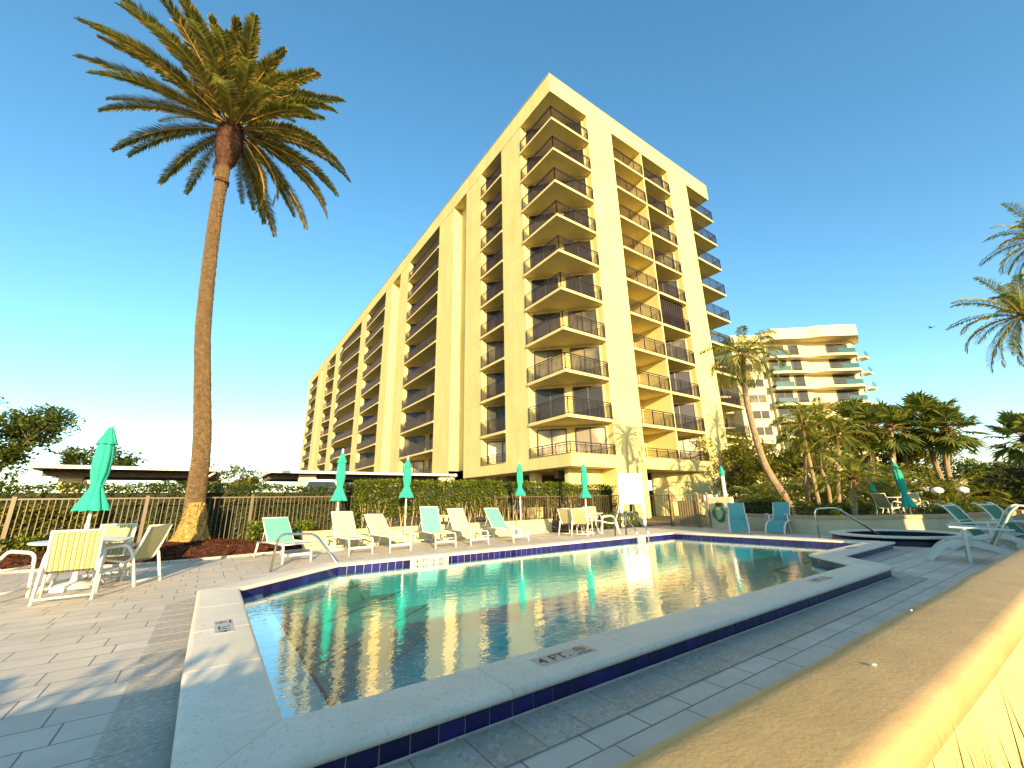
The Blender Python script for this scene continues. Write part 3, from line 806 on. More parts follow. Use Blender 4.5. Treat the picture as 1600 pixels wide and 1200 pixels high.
def fan_crown(cn, nl, Rr, seed, elmin=-1.15, elmax=1.3):
    r = random.Random(seed); mb = MB(); rb = MB()
    for i in range(nl):
        t = i/nl; az = i*2.39996 + r.random()*.5; el = elmax+(elmin-elmax)*t+(r.random()-.5)*.25
        d = Vector((cos(az)*cos(el), sin(az)*cos(el), sin(el)))
        pl = Rr*(.5+.15*r.random()); o = Vector(cn); hub = o + d*pl + Vector((0,0,-.06*Rr))
        rb.tube([o, o+d*pl*.5+Vector((0,0,.02)), hub], [.02,.015,.01], 4, cap=False)
        side = Vector((-sin(az),cos(az),0)); up = d.cross(side)
        if up.z < 0: up = -up
        R2 = Rr*(.46+.1*r.random()); k = 20
        for j in range(k):
            a = (j/(k-1)-.5)*pi*1.35
            v_ = (d*cos(a) + side*sin(a) + up*(.18*abs(sin(a))+ (r.random()-.5)*.12)).normalized()
            l = R2*(.8+.25*cos(a*.8))*(.9+.2*r.random()); wv = v_.cross(up).normalized()*(.045*Rr)
            q1 = hub+v_*l*.6; q2 = hub + v_*l + Vector((0,0,-l*(.1+.18*r.random())))
            mb.add([hub, q1+wv, q2, q1-wv], [(0,1,2,3)])
    return mb, rb
def pinnate_palm(label, base, pts, r0, r1, nf, L, seed, mat='frond2', name='palm_tree', fan=False, boots=True, **kw):
    base = Vector(base); p = [Vector(q)-base for q in pts]
    t_ = thing(name, label, 'palm tree', base, 0, 'palms around the terrace garden')
    trunk_mb(p, r0, r1, .09, 10, .07).build('trunk', M['barkgrey'], t_, smooth=False)
    cn = p[-1]
    if fan: mb, rb = fan_crown(cn, nf, L, seed, **kw)
    else: mb, rb = pinnate_crown(cn, nf, L, seed, **kw)
    c = mb.build('crown', M['fan' if fan else mat], t_)
    rb.build('frond_stem', M['rachis'], c)
    if boots:
        r = random.Random(seed+5); bm_ = MB(); d = (p[-1]-p[-2]).normalized()
        for k in range(40):
            h = r.random(); az = r.random()*6.28; q = cn - d*h*L*.33
            o2 = Vector((cos(az),sin(az),0)); w_ = Vector((-sin(az),cos(az),0))*(r1*.5)
            bm_.add([q+o2*r1*.7-w_, q+o2*r1*.7+w_, q+o2*(r1*1.75)+w_*.5+Vector((0,0,.22*L*.5)), q+o2*(r1*1.75)-w_*.5+Vector((0,0,.22*L*.5))],[(0,1,2,3)])
        bm_.build('leaf_boots', M['barkdark'], t_)
    return t_

# ---- the big date palm on the left
pb = Vector((-.22,14.62,.2))
dp = thing('date_palm', 'tall date palm with a huge plumed crown rising from the mulch bed at left', 'palm tree', pb)
tp = [(-.22,14.62,.2),(-.36,14.8,1.44),(-.43,14.86,2.86),(-.72,15.08,4.9),(-.98,15.25,6.85),(-1.21,15.41,10.35),(-1.25,15.44,12.6),(-1.26,15.45,13.4)]
tp = [Vector(q)-pb for q in tp]
trunk_mb(tp, .215, .165, .075, 26, .12).build('trunk', M['bark'], dp)
cn = tp[-1]
m = MB(); prof_ = [(.18,-.75),(.25,-.5),(.33,-.2),(.38,.1),(.39,.5),(.33,.8),(.24,1.1),(.1,1.3)]
m.lathe(prof_, 18, tuple(cn)); 
r = random.Random(11)
for k in range(420):
    h = -.7+1.75*r.random(); az = r.random()*6.283
    rr = .23+.15*max(0,min(1,(h+.7)/.9)) - .22*max(0,(h-.6))
    o2 = Vector((cos(az),sin(az),0)); w_ = Vector((-sin(az),cos(az),0))*.035; q = cn+Vector((0,0,h))+o2*(rr-.03)
    m.add([q-w_, q+w_, q+w_*.7+o2*.09+Vector((0,0,.12)), q-w_*.7+o2*.09+Vector((0,0,.12)), q+o2*.0+Vector((0,0,.1))],[(0,1,2,3),(3,2,4)])
m.build('leaf_base_bulb', M['barkdark'], dp)
m = MB(); r = random.Random(12)
seg = 40; rows = 22; vs = []
for i in range(rows):
    h = i/(rows-1); 
    for k in range(seg):
        a = 2*pi*k/seg; q = .2 + .22*(1-h)**1.1 + .06*mnoise.noise(Vector((cos(a)*2.2,sin(a)*2.2,h*3)))*(1.2-h) + .06*mnoise.noise(Vector((cos(a)*7,sin(a)*7,h*11)))
        ext = .3*max(0, -cos(a-AZ+pi/2))*(1-h)**2.5
        vs.append((cos(a)*(q+ext)-.1*h, sin(a)*(q+ext)+.12*h, -.1+h*1.25))
m.add(vs, [(i*seg+k,i*seg+(k+1)%seg,(i+1)*seg+(k+1)%seg,(i+1)*seg+k) for i in range(rows-1) for k in range(seg)])
for k in range(1500):
    a = r.random()*6.283; h = r.random()**1.3; q = .23+.2*(1-h)**1.1+.3*max(0,-cos(a-AZ+pi/2))*(1-h)**2.5
    p_ = Vector((cos(a)*q-.1*h, sin(a)*q+.12*h, -.1+h*1.2)); o2 = Vector((cos(a),sin(a),.3+.6*r.random()-.5))
    s_ = Vector((-sin(a),cos(a),0))*.012; l = .04+.07*r.random()
    m.add([p_-s_, p_+s_, p_+o2*l],[(0,1,2)])
m.build('root_skirt', M['roots'], dp)
r = random.Random(21); mb = MB(); rb = MB(); dead = MB()
right = atan2(Ro.y, Ro.x); ctr = cn + Vector((0,0,1.25))
nf = 84
for i in range(nf):
    t_ = i/nf; az = i*2.39996 + r.random()*.25
    rel = cos(az-right)              # +1 to the right of the camera
    lo = -.95 if rel > .15 else (-.25 if rel > -.6 else .0)
    if abs(sin(az-right)) > .8: lo = -.6
    if cos(az+1.48) > .25 or cos(az-right-2.5) > .8: lo = max(lo, -.1)
    el = 1.42 + (lo-1.42)*(t_**.85) + (r.random()-.5)*.15
    L = 3.7 + .6*r.random() + (.3 if rel < -.4 else 0); 
    if el < -.4: L *= .85
    if el > .8: L *= .76
    if rel < -.3: L *= .92
    frond(mb, rb, ctr+Vector((.2*cos(az),.2*sin(az),-.35*t_)), az, el, L, .55+.45*r.random()+(.25 if rel > 0 else 0), .42, 120, .05, .3, r, .03, .1)
c = mb.build('crown', M['frond'], dp); rb.build('frond_stem', M['rachis'], c)
for az, el in ((right+2.4,-.9),(right+2.75,-1.15)):
    frond(dead, None, ctr+Vector((0,0,-.5)), az, el, 1.7, .3, .3, 60, .03, .2, r, .02, .4)
dead.build('dead_frond', M['deadleaf'], dp)
m = MB(); 
for k in range(26):
    a = 2*pi*k/26; q = cn+Vector((.02,-.02,-1.35)); m.box(q.x+cos(a)*.185-.03,q.x+cos(a)*.185+.03,q.y+sin(a)*.185-.03,q.y+sin(a)*.185+.03,q.z-.06-.03*sin(a*3),q.z+.06)
m.build('trunk_ring', M['barkdark'], dp)

# ---- hedges
def leaves(mb, pts_fn, n, size, r, flat=.6):
    for _ in range(n):
        p = Vector(pts_fn(r)); a = r.random()*6.283; b_ = (r.random()-.5)*2.4
        d = Vector((cos(a)*cos(b_), sin(a)*cos(b_), sin(b_)*flat+.15)).normalized()
        s_ = d.cross(Vector((r.random()-.5,r.random()-.5,1))).normalized(); l = size*(.6+.8*r.random()); w_ = l*.27
        mb.add([p, p+d*l*.5+s_*w_, p+d*l, p+d*l*.5-s_*w_], [(0,1,2,3)])
def hedge(name, label, x0,x1,y0,y1,z0,z1, n, size=.09, mat='leaf', seed=1, stems=0, cat='hedge', amp=.1, group=None, lowgap=0, core=True):
    t_ = thing(name, label, cat, ((x0+x1)/2,(y0+y1)/2,z0), 0, group); cx, cy = (x0+x1)/2,(y0+y1)/2
    r = random.Random(seed); hx, hy, hz = (x1-x0)/2,(y1-y0)/2,z1-z0
    A = [hy*2*hx*2, hx*2*hz, hy*2*hz*2]; S_ = sum(A)
    def fn(r):
        while 1:
            u = r.random()*S_; dep = (r.random()**1.6)*.22
            if u < A[0]: p = [(r.random()*2-1)*hx,(r.random()*2-1)*hy,hz-dep]
            elif u < A[0]+A[1]: p = [(r.random()*2-1)*hx,-hy+dep,r.random()*hz]
            else: p = [(hx-dep)*(1 if r.random()<.5 else -1),(r.random()*2-1)*hy,r.random()*hz]
            q = Vector((p[0]+x0,p[1]+y0,p[2]+z0)); nz = mnoise.noise(q*1.1)*amp + mnoise.noise(q*3.1)*amp*.6
            if p[2] > hz-.3: p[2] += nz
            if p[1] < -hy+.3: p[1] -= nz*1.2
            dens = mnoise.noise(q*2.3+Vector((5,0,0)))
            if dens < -.25 and r.random() < .75: continue
            if lowgap and p[2] < lowgap and r.random() < .72: continue
            return p
    mb = MB(); leaves(mb, fn, n, size, r); mb.build('foliage', M[mat], t_)
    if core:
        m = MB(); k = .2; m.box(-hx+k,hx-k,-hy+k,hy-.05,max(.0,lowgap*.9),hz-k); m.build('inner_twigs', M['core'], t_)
    if stems:
        m = MB()
        for k in range(stems):
            x = -hx+ (k+.5+.6*(r.random()-.5))*2*hx/stems
            y = -hy+.12+.15*r.random(); 
            for b_ in range(3):
                lean = (r.random()-.5)*.5; hh = lowgap+.35+.25*r.random()
                m.tube([(x,y,0),(x+lean*.4,y-.03,hh*.45),(x+lean,y+(r.random()-.5)*.12,hh)], [.018,.013,.008], 5)
        m.build('stem', M['stem'], t_)
    return t_
hedge('hedge','clipped green hedge with bare stems in the planter behind the row of loungers',3.9,9.3,14.0,15.0,.45,1.98,15000,.085,'leaf',2,stems=26,lowgap=.38)
hedge('hedge','clipped hedge continuing behind the second patio table, railings showing through it',9.3,13.6,14.3,15.0,.4,1.96,8000,.085,'leaf',3,stems=20,lowgap=.62)
hedge('hedge','hedge end between the white board and the garage opening',13.6,16.6,14.6,15.5,.0,1.9,6000,.09,'leaf',4,lowgap=.3)
hedge('hedge','long hedge behind the bronze fence at far left under the carport',-14,4.6,15.9,17.0,.1,1.86,23000,.1,'leafdark',5)
hedge('low_shrub','low green shrub at the fence foot beside the aqua lounger',1.0,2.6,14.1,15.0,.15,.75,2200,.09,'leaf',6,cat='shrub',core=False)
hedge('low_shrub','golden leafed shrub behind the fence railings at the far left table',-5.3,-2.4,15.3,15.9,.1,1.3,4200,.1,'leafgold',7,cat='shrub',core=False)
hedge('low_shrub','dark low shrub in front of the fence at the left photo edge',-6,-3.2,14.5,15.05,.05,.6,1800,.1,'leaf',8,cat='shrub',core=False)
hedge('low_shrub','green shrubs around the feet of the white board',14.0,16.2,12.9,14.2,.0,.6,3000,.09,'leaf',9,cat='shrub',core=False)
m = MB(); r = random.Random(5)
for k in range(9):
    a = k*.7; m.add([(0,0,0),(.05*cos(a),-.02,.05*sin(a)),(.07*cos(a+.35),-.03,.07*sin(a+.35)),(.05*cos(a+.7),-.02,.05*sin(a+.7))],[(0,1,2,3)])
o = m.build('hedge_flower', M['flower'], None, loc=(5.4,13.88,1.42)); tag(o,'single red hibiscus flower on the hedge right of the first closed umbrella by the loungers','flower')

# ---- broadleaf trees
def tree(label, base, h, rad, seed, mat='leafdark', n=5200, size=.22, name='broadleaf_tree', cloud=9, trunk=.16, grp='trees behind the car park', crownz=.62, skirt=0):
    r = random.Random(seed); t_ = thing(name, label, 'tree', base, 0, grp)
    m = MB(); tips = []
    m.tube([(0,0,-.1),(.1*rad*(r.random()-.5),0,h*.2),(.2*rad*(r.random()-.5),.1,h*.42)], [trunk,trunk*.8,trunk*.6], 8)
    for k in range(cloud):
        a = k*2.4+r.random(); el = r.random(); rr = rad*(.35+.6*r.random())
        tip = Vector((cos(a)*rr, sin(a)*rr, h*(crownz + (1-crownz)*(.15+.85*el)*(1-.35*(rr/rad)))))
        mid = Vector((cos(a)*rr*.4, sin(a)*rr*.4, h*.42+(tip.z-h*.42)*.5))
        m.tube([(0,0,h*.4), mid, tip], [trunk*.5,trunk*.3,trunk*.12], 5); tips.append((tip, rad*(.26+.2*r.random())))
        for q in range(2):
            t2 = mid.lerp(tip,.5)+Vector((r.random()-.5,r.random()-.5,(r.random()-.3)*.8))*rad*.5
            m.tube([mid.lerp(tip,.3), t2], [trunk*.2,trunk*.07], 4); tips.append((t2, rad*(.18+.14*r.random())))
    m.build('trunk', M['wood'], t_)
    if skirt:
        for k in range(skirt): tips.append((Vector(((r.random()-.5)*rad*1.7,(r.random()-.5)*rad*1.7,h*.12+h*.35*r.random())), rad*.33))
    def fn(r):
        c, q = tips[r.randrange(len(tips))]
        while 1:
            v_ = Vector((r.gauss(0,1),r.gauss(0,1),r.gauss(0,1))).normalized()*(r.random()**.45)*q
            v_.z *= .62
            if mnoise.noise((c+v_)*(1.6/rad*2)+Vector((seed,0,0))) > -.18: return c+v_
    mb = MB(); leaves(mb, fn, n, size, r); mb.build('crown', M[mat], t_)
    return t_
tree('spreading oak with open sunlit limbs at the left photo edge', (-16.8,60,0), 12.3, 6.2, 31, 'leafdark', 7000, .42, cloud=13, trunk=.35, crownz=.5)
tree('small dark oak below the spreading one at the left photo edge', (-17.5,53,0), 7.5, 4.5, 32, 'leafdark', 5000, .4, cloud=9, trunk=.25, crownz=.45, skirt=8)
tree('round tree showing above the carport roof behind the big closed umbrella', (-9.6,56,0), 7.6, 3.6, 33, 'leafdark', 3600, .36)
tree('pale green bushy tree between the carport and the long carport at left', (1.2,49,0), 5.3, 3.3, 34, 'leafgold', 3600, .34, crownz=.4, skirt=6)
tree('darker tree beside the pale green one, left of the white car', (-2.2,60,0), 5.8, 3.2, 35, 'leafdark', 2600, .36, crownz=.4, skirt=6)

# ---- mulch bed and palm garden ground
def mound(name, poly_fn, x0,x1,y0,y1,step,mat, kind='structure'):
    nx = int((x1-x0)/step); ny = int((y1-y0)/step); vs = []; fs = []
    for j in range(ny+1):
        for i in range(nx+1):
            x = x0+(x1-x0)*i/nx; y = y0+(y1-y0)*j/ny; vs.append((x,y,poly_fn(x,y)))
    for j in range(ny):
        for i in range(nx): fs.append((j*(nx+1)+i, j*(nx+1)+i+1, (j+1)*(nx+1)+i+1, (j+1)*(nx+1)+i))
    m = MB(); m.add(vs, fs); return tag(m.build(name, mat, None, smooth=True), kind=kind)
def edge_y(x):
    pts = [(-14,15),(-5,13.8),(-2.6,13.35),(-.8,13.0),(.6,13.2),(2.3,13.55),(3,14)]
    for (xa,ya),(xb,yb) in zip(pts,pts[1:]):
        if xa <= x <= xb: return ya+(yb-ya)*(x-xa)/(xb-xa)
    return 14
def mz(x,y):
    d = y-edge_y(x)
    return -.03 + min(.3,max(0,(d+.05))*.42)*(1+.0) + .02*mnoise.noise(Vector((x*2,y*2,0))) + .12*math.exp(-((x+.2)**2+(y-14.7)**2)*1.2)
mound('mulch_bed', mz, -14, 2.95, 12.8, 16.9, .12, M['mulchbase'])
m = MB(); r = random.Random(44)
for k in range(15000):
    x = -6.5+9.3*r.random(); y = edge_y(x)+.0+(r.random()**1.3)*2.0
    if y > 15.1: continue
    z = mz(x,y)+.006+.01*r.random(); a = r.random()*6.283; l = .02+.035*r.random(); w_ = .007+.008*r.random(); tl = (r.random()-.5)*.9
    d = Vector((cos(a),sin(a),tl))*l; s_ = Vector((-sin(a),cos(a),(r.random()-.5)))*w_
    c_ = Vector((x,y,z)); m.add([c_-d-s_, c_+d-s_, c_+d+s_, c_-d+s_],[(0,1,2,3)])
tag(m.build('bark_mulch', M['mulch']), 'reddish brown bark chips covering the bed around the date palm', 'mulch', kind='stuff')
# brick edging
m = MB(); x = -6.0; r = random.Random(2)
while x < 2.3:
    y = edge_y(x); y2 = edge_y(x+.2); m.bar((x,y-.03,.03),(x+.19,y2-.03,.03),.1,.05); x += .2
tag(m.build('bed_edging', M['border']), 'low stone edging between the deck and the mulch bed', 'edging')

# planter wall
pw = thing('planter_wall', 'low cream planter wall running behind the row of loungers', 'wall', (0,0,0))
m = MB(); m.box(2.3,11.5,13.7,13.88,-.03,.46); m.box(2.3,2.48,13.88,15.0,-.03,.46); m.box(11.32,11.5,13.88,15,-.03,.46); m.build('wall_body', M['planter'], pw, bevel=.01)
m = MB(); m.box(2.27,11.53,13.67,13.92,.462,.5); m.build('wall_cap', M['planter'], pw, bevel=.01)
m = MB(); m.box(2.48,11.32,13.88,15.1,.0,.42); tag(m.build('planter_soil', M['mulchbase']), kind='structure')
mound('shrub_bed', lambda x,y: .02+.03*mnoise.noise(Vector((x*2,y*2,3))), 11.55,17.2,12.95,16.8,.2,M['mulchbase'])

# ------------------------------------------------------------------ fences
def fence(label, pts, top, base, name='metal_fence', step=2.45, mat='fence', group='bronze picket fences'):
    t_ = thing(name, label, 'fence', (pts[0][0],pts[0][1],base), 0, group); o0 = Vector((pts[0][0],pts[0][1],base))
    h = top-base
    for a, b_ in zip(pts, pts[1:]):
        a = Vector((*a,base))-o0; b_ = Vector((*b_,base))-o0; L = (b_-a).length; d = (b_-a)/L; k = max(1,round(L/step))
        for j in range(k+1):
            p = a+d*L*j/k; m = MB(); w_ = .04; m.box(p.x-w_,p.x+w_,p.y-w_,p.y+w_,-.05,h+.03); m.lathe([(.055,0),(.055,.015),(.01,.04)],4,(p.x,p.y,h+.03)); m.build('post', M[mat], t_)
            if j < k:
                q = a+d*L*(j+1)/k; m = MB(); Lb = L/k
                for zz in (h-.03,.12): m.bar(p+d*.04+Vector((0,0,zz)), q-d*.04+Vector((0,0,zz)), .03, .035)
                n_ = int(Lb/.115)
                for i in range(1,n_):
                    c_ = p+d*Lb*i/n_; m.box(c_.x-.009,c_.x+.009,c_.y-.009,c_.y+.009,.05,h-.03)
                m.build('picket_panel', M[mat], t_)
    return t_
fence('bronze picket fence running behind the date palm and the mulch bed', [(-13.6,15.25),(5.9,15.25)], 1.52, .12)
fence('bronze picket fence showing through the hedge behind the second patio table', [(9.0,14.1),(16.9,14.1)], 1.42, .05)
fence('bronze picket fence with a gap of deck view left of the gate', [(16.9,14.1),(17.2,12.1)], 1.38, 0)
fence('brown pool gate panel between two thick posts beside the hose wall', [(17.2,12.05),(17.2,10.75)], 1.38, 0.02, 'pool_gate', 3, 'gate', None)
fence('short fence section between the pool gate and the hose wall', [(17.2,10.7),(17.25,10.3)], 1.36, 0.02, 'metal_fence', 3, 'gate')
m = MB(); m.box(-.02,.02,0,.95,.1,1.1); o = m.build('kick_panel', M['gate'], None, loc=(17.26,10.78,0)); tag(o,'solid brown sheet behind the lower right half of the gate','gate panel')

# ------------------------------------------------------------------ furniture
def sling_quad(mb, a, b_, c, d, th_=.012, k=6, sag=.0):
    a,b_,c,d = map(Vector,(a,b_,c,d)); nn = (b_-a).cross(d-a).normalized()
    vs = []
    for i in range(k+1):
        t_ = i/k; p = a.lerp(d,t_); q = b_.lerp(c,t_); off = nn*(-sag*4*t_*(1-t_))
        vs += [p+off+nn*th_/2, q+off+nn*th_/2, p+off-nn*th_/2, q+off-nn*th_/2]
    fs = []
    for i in range(k):
        o = i*4; fs += [(o,o+1,o+5,o+4),(o+2,o+6,o+7,o+3),(o,o+4,o+6,o+2),(o+1,o+3,o+7,o+5)]
    mb.add(vs, fs)
def rounded(pts, rad=.06, k=5):
    P = [Vector(p) for p in pts]; out = [P[0]]
    for i in range(1,len(P)-1):
        a = (P[i-1]-P[i]); b_ = (P[i+1]-P[i]); r_ = min(rad, a.length*.45, b_.length*.45)
        p0 = P[i]+a.normalized()*r_; p1 = P[i]+b_.normalized()*r_
        for j in range(k+1):
            t_ = j/k; out.append(p0*(1-t_)**2 + P[i]*2*t_*(1-t_) + p1*t_*t_)
    out.append(P[-1]); return out
def patio_chair(label, x, y, rot, group='striped patio chairs', z=0):
    """faces -Y locally"""
    t_ = thing('patio_chair', label, 'chair', (x,y,z), rot, group)
    for sx in (-1,1):
        X = sx*.29; m = MB()
        m.tube(rounded([(X,-.3,0),(X,-.25,.6),(X,.12,.64),(X,.22,.5),(X,.34,0)],.1), .026, 8, flat=.75)
        m.build('side_frame', M['white'], t_, smooth=True)
        m = MB(); m.tube(rounded([(X*.88,-.26,.42),(X*.88,.16,.36),(X*.88,.3,.68),(X*.88,.38,.93)],.1), .02, 8)
        m.build('back_rail', M['white'], t_, smooth=True)
    for ya, za, ra in ((-.3,.12,.015),(.33,.07,.015),(-.26,.42,.018),(.38,.93,.018),(.2,.55,.016)):
        m = MB(); m.tube([(-.27,ya,za),(.27,ya,za)],ra,6); m.build('crossbar', M['white'], t_, smooth=True)
    m = MB(); sling_quad(m,(-.25,-.26,.425),(.25,-.26,.425),(.25,.15,.37),(-.25,.15,.37),sag=.012); m.build('seat', M['stripe'], t_)
    m = MB(); sling_quad(m,(-.25,.17,.4),(.25,.17,.4),(.25,.3,.69),(-.25,.3,.69)); sling_quad(m,(-.25,.3,.69),(.25,.3,.69),(.25,.385,.93),(-.25,.385,.93)); m.build('backrest', M['stripe'], t_)
    return t_
def patio_table(label, x, y, z=0, r_=.62):
    t_ = thing('patio_table', label, 'table', (x,y,z), 0, 'round white patio tables')
    m = MB(); m.lathe([(.03,.70),(r_-.03,.70),(r_,.715),(r_,.73),(r_-.02,.742),(r_-.05,.744),(.03,.744)],40); m.build('tabletop', M['white'], t_, auto=40)
    for k in range(4):
        a = pi/4+k*pi/2; m = MB(); m.tube(rounded([(cos(a)*.42,sin(a)*.42,.7),(cos(a)*.3,sin(a)*.3,.35),(cos(a)*.46,sin(a)*.46,0)],.15),.02,8); m.build('leg', M['white'], t_, smooth=True)
    m = MB(); m.lathe([(.0,.0),(.27,.0),(.27,.05),(.2,.09),(.05,.12),(.035,.2),(.035,.28)],24); m.build('umbrella_stand', M['white'], t_, auto=40)
    return t_
def umbrella(label, x, y, z=0, h=2.62, zb=1.2, base=True, scale=1.0, seed=1, lean=(0,0), r_=.29):
    t_ = thing('closed_umbrella', label, 'umbrella', (x,y,z), seed*.7, 'closed turquoise umbrellas')
    t_.rotation_euler = (lean[0],lean[1],seed*.7)
    m = MB(); m.lathe([(.024,.1),(.024,zb-.35),(.034,zb-.33),(.034,zb-.22),(.024,zb-.18),(.022,h-.05)],12); m.build('pole', M['white'], t_, smooth=True)
    if base:
        m = MB(); m.lathe([(.0,.0),(.28,.0),(.28,.04),(.2,.07),(.05,.1),(.04,.3)],24); m.build('base', M['white'], t_, auto=40)
    m = MB(); m.lathe([(.03,h-.08),(.04,h-.05),(.028,h-.01),(.035,h+.02),(.01,h+.05)],10); m.build('finial', M['whitepaint'], t_, smooth=True)
    rr = random.Random(seed); seg = 64; ph = rr.random()*6; H_ = h-zb
    def canopy(profile, lobes, depth, jit):
        vs = []
        for i, (q, zz) in enumerate(profile):
            fl_ = q/.3
            for k in range(seg):
                a = 2*pi*k/seg
                fold = abs(cos(lobes*a/2+ph+.35*sin(zz*5+seed)))**.7
                rad = q*(1-depth*(1-fold)) + jit*mnoise.noise(Vector((cos(a)*2,sin(a)*2,zz*2.5+seed)))*q
                vs.append((cos(a)*rad, sin(a)*rad, zz - (.03*q/.3*(fold) if i == len(profile)-1 else 0)))
        mm = MB(); n_ = len(profile)
        mm.add(vs, [(i*seg+(k+1)%seg, i*seg+k, (i+1)*seg+k, (i+1)*seg+(k+1)%seg) for i in range(n_-1) for k in range(seg)])
        return mm
    s = r_/.29
    body = [(.05,h-.16*H_),(.12*s,h-.24*H_),(.145*s,h-.34*H_),(.16*s,h-.46*H_),(.155*s,h-.58*H_),(.12*s,h-.68*H_),(.1*s,h-.735*H_),(.13*s,h-.78*H_),(.19*s,h-.87*H_),(.25*s,h-.94*H_),(r_,h-.99*H_)]
    c = canopy(body, 8, .26, .12).build('canopy', M['umb'], t_, smooth=True)
    canopy([(.02,h-.06),(.055*s,h-.075*H_),(.1*s,h-.15*H_),(.135*s,h-.2*H_),(.175*s,h-.25*H_)], 8, .26, .12).build('top_flap', M['umb'], t_, smooth=True)
    m = MB(); m.lathe([(.105*s,h-.725*H_),(.112*s,h-.735*H_),(.105*s,h-.745*H_)],20,cap=False); m.build('tie_strap', M['umb'], c, smooth=True)
    return t_
def lounger(label, x, y, rot, sling, top=.98):
    """front (foot) end at -Y; origin at the centre of the foot end"""
    t_ = thing('sun_lounger', label, 'sun lounger', (x,y,0), rot, 'sun loungers along the planter wall')
    W_ = .3
    for sx in (-1,1):
        X = sx*W_
        m = MB(); m.tube(rounded([(X,.03,.0),(X,.07,.37),(X,.5,.4)],.08), .027, 8, flat=.8); m.tube([(X,.3,.39),(X,1.0,.4),(X,1.8,.37)], .027, 8, flat=.8)
        m.build('side_rail', M['white'], t_, smooth=True)
        m = MB(); m.tube([(X,1.72,.385),(X,1.9,.0)], .025, 8); m.build('rear_leg', M['white'], t_, smooth=True)
    m = MB(); m.bar((-W_,.045,.17),(W_,.045,.17),.03,.05); m.build('crossbar', M['white'], t_)
    for ya, za, ra in ((.1,.385,.018),(1.86,.1,.015),(1.2,.38,.015)):
        m = MB(); m.tube([(-W_,ya,za),(W_,ya,za)],ra,6); m.build('crossbar', M['white'], t_, smooth=True)
    m = MB(); sling_quad(m,(-W_+.02,.08,.41),(W_-.02,.08,.41),(W_-.02,1.12,.405),(-W_+.02,1.12,.405),sag=.02,k=10); m.build('seat', sling, t_)
    dz = top-.4; dy = sqrt(max(.05,.78**2-dz*dz))
    b0, b1 = 1.12, 1.12+dy
    m = MB(); 
    sling_quad(m,(-W_+.02,b0,.41),(W_-.02,b0,.41),(W_-.02,b1,top),(-W_+.02,b1,top),sag=-.015,k=8); bk = m.build('backrest', sling, t_)
    m = MB()
    for sx in (-1,1): m.tube([(sx*(W_-.01),b0,.4),(sx*(W_-.01),b1,top)],.016,6); m.tube([(sx*(W_-.04),b0+dy*.6,.4+dz*.6),(sx*(W_-.04),1.62,.38)],.01,6)
    m.tube([(-W_,b1,top),(W_,b1,top)],.018,6); m.build('back_frame', M['white'], bk, smooth=True)
    return t_
def yaw(fx,fy,bx,by): return atan2(-(bx-fx),(by-fy))
AQ, CR = M['sl_aqua'], M['sl_cream']
for (fx,fy,bx,by,sl,top,lab) in [
    (1.75,10.83,1.37,12.6,AQ,.93,'aqua sling lounger set apart beside the steel handrail, leftmost of the row'),
    (3.27,11.33,3.12,12.7,CR,1.02,'cream lounger just right of the first slim closed umbrella, second from the left'),
    (4.28,11.28,4.05,12.7,CR,.92,'cream lounger with the lowest backrest, third in the row'),
    (5.54,11.19,5.62,12.5,AQ,1.1,'aqua lounger with the most upright backrest, in the middle of the row'),
    (6.63,11.17,6.60,12.5,CR,1.02,'pale lounger between two aqua ones, second from the right end'),
    (8.05,11.07,7.95,12.5,AQ,1.0,'aqua and white lounger at the right end of the row')]:
    lounger(lab, fx, fy, yaw(fx,fy,bx,by), sl, top)

patio_table('round white patio table at left with striped chairs around it', -1.62, 9.98)
umbrella('large closed turquoise umbrella through the left patio table', -1.62, 9.98, h=2.68, zb=1.2, base=False, seed=1, r_=.25)
patio_chair('striped chair seen from behind, in front of the left table', -1.5, 8.98, R(180)+.08)
patio_chair('striped chair in side view at the right side of the left table', -.98, 9.98, R(-90)-.52)
patio_chair('striped chair on the far side of the left table', -1.42, 10.9, R(0)-.1)
patio_chair('white framed chair cut off by the left photo edge', -2.4, 9.42, R(90)-.5)

umbrella('closed turquoise umbrella beside the aqua lounger, left of the cream pair', 3.02, 13.1, h=2.78, zb=1.33, seed=2, r_=.24)
umbrella('closed turquoise umbrella behind the third lounger in front of the hedge', 5.05, 13.1, h=2.66, zb=1.4, seed=3, r_=.24)
umbrella('closed turquoise umbrella behind the last lounger of the row', 9.5, 13.1, h=2.68, zb=1.42, seed=4, r_=.22)
patio_table('round white patio table near the pool ladder in front of the hedge', 11.75, 11.95)
umbrella('closed turquoise umbrella through the patio table near the ladder', 11.75, 11.95, h=2.64, zb=1.3, base=False, seed=5, r_=.24)
patio_chair('striped chair left of the table near the ladder, seen from the side', 10.95, 12.0, R(90)+.15)
patio_chair('striped chair nearest the pool on the left of the second table', 11.0, 11.45, R(90)-.4+.9)
patio_chair('striped chair right of the table near the ladder, backrest towards the board', 12.25, 11.3, R(-90)-.75)
patio_chair('striped chair behind the table near the ladder, facing the pool', 12.6, 12.5, R(0)-.5)

for lab, x, y, z, rr_ in BALC: patio_chair(lab, x, y, rr_, z=z)
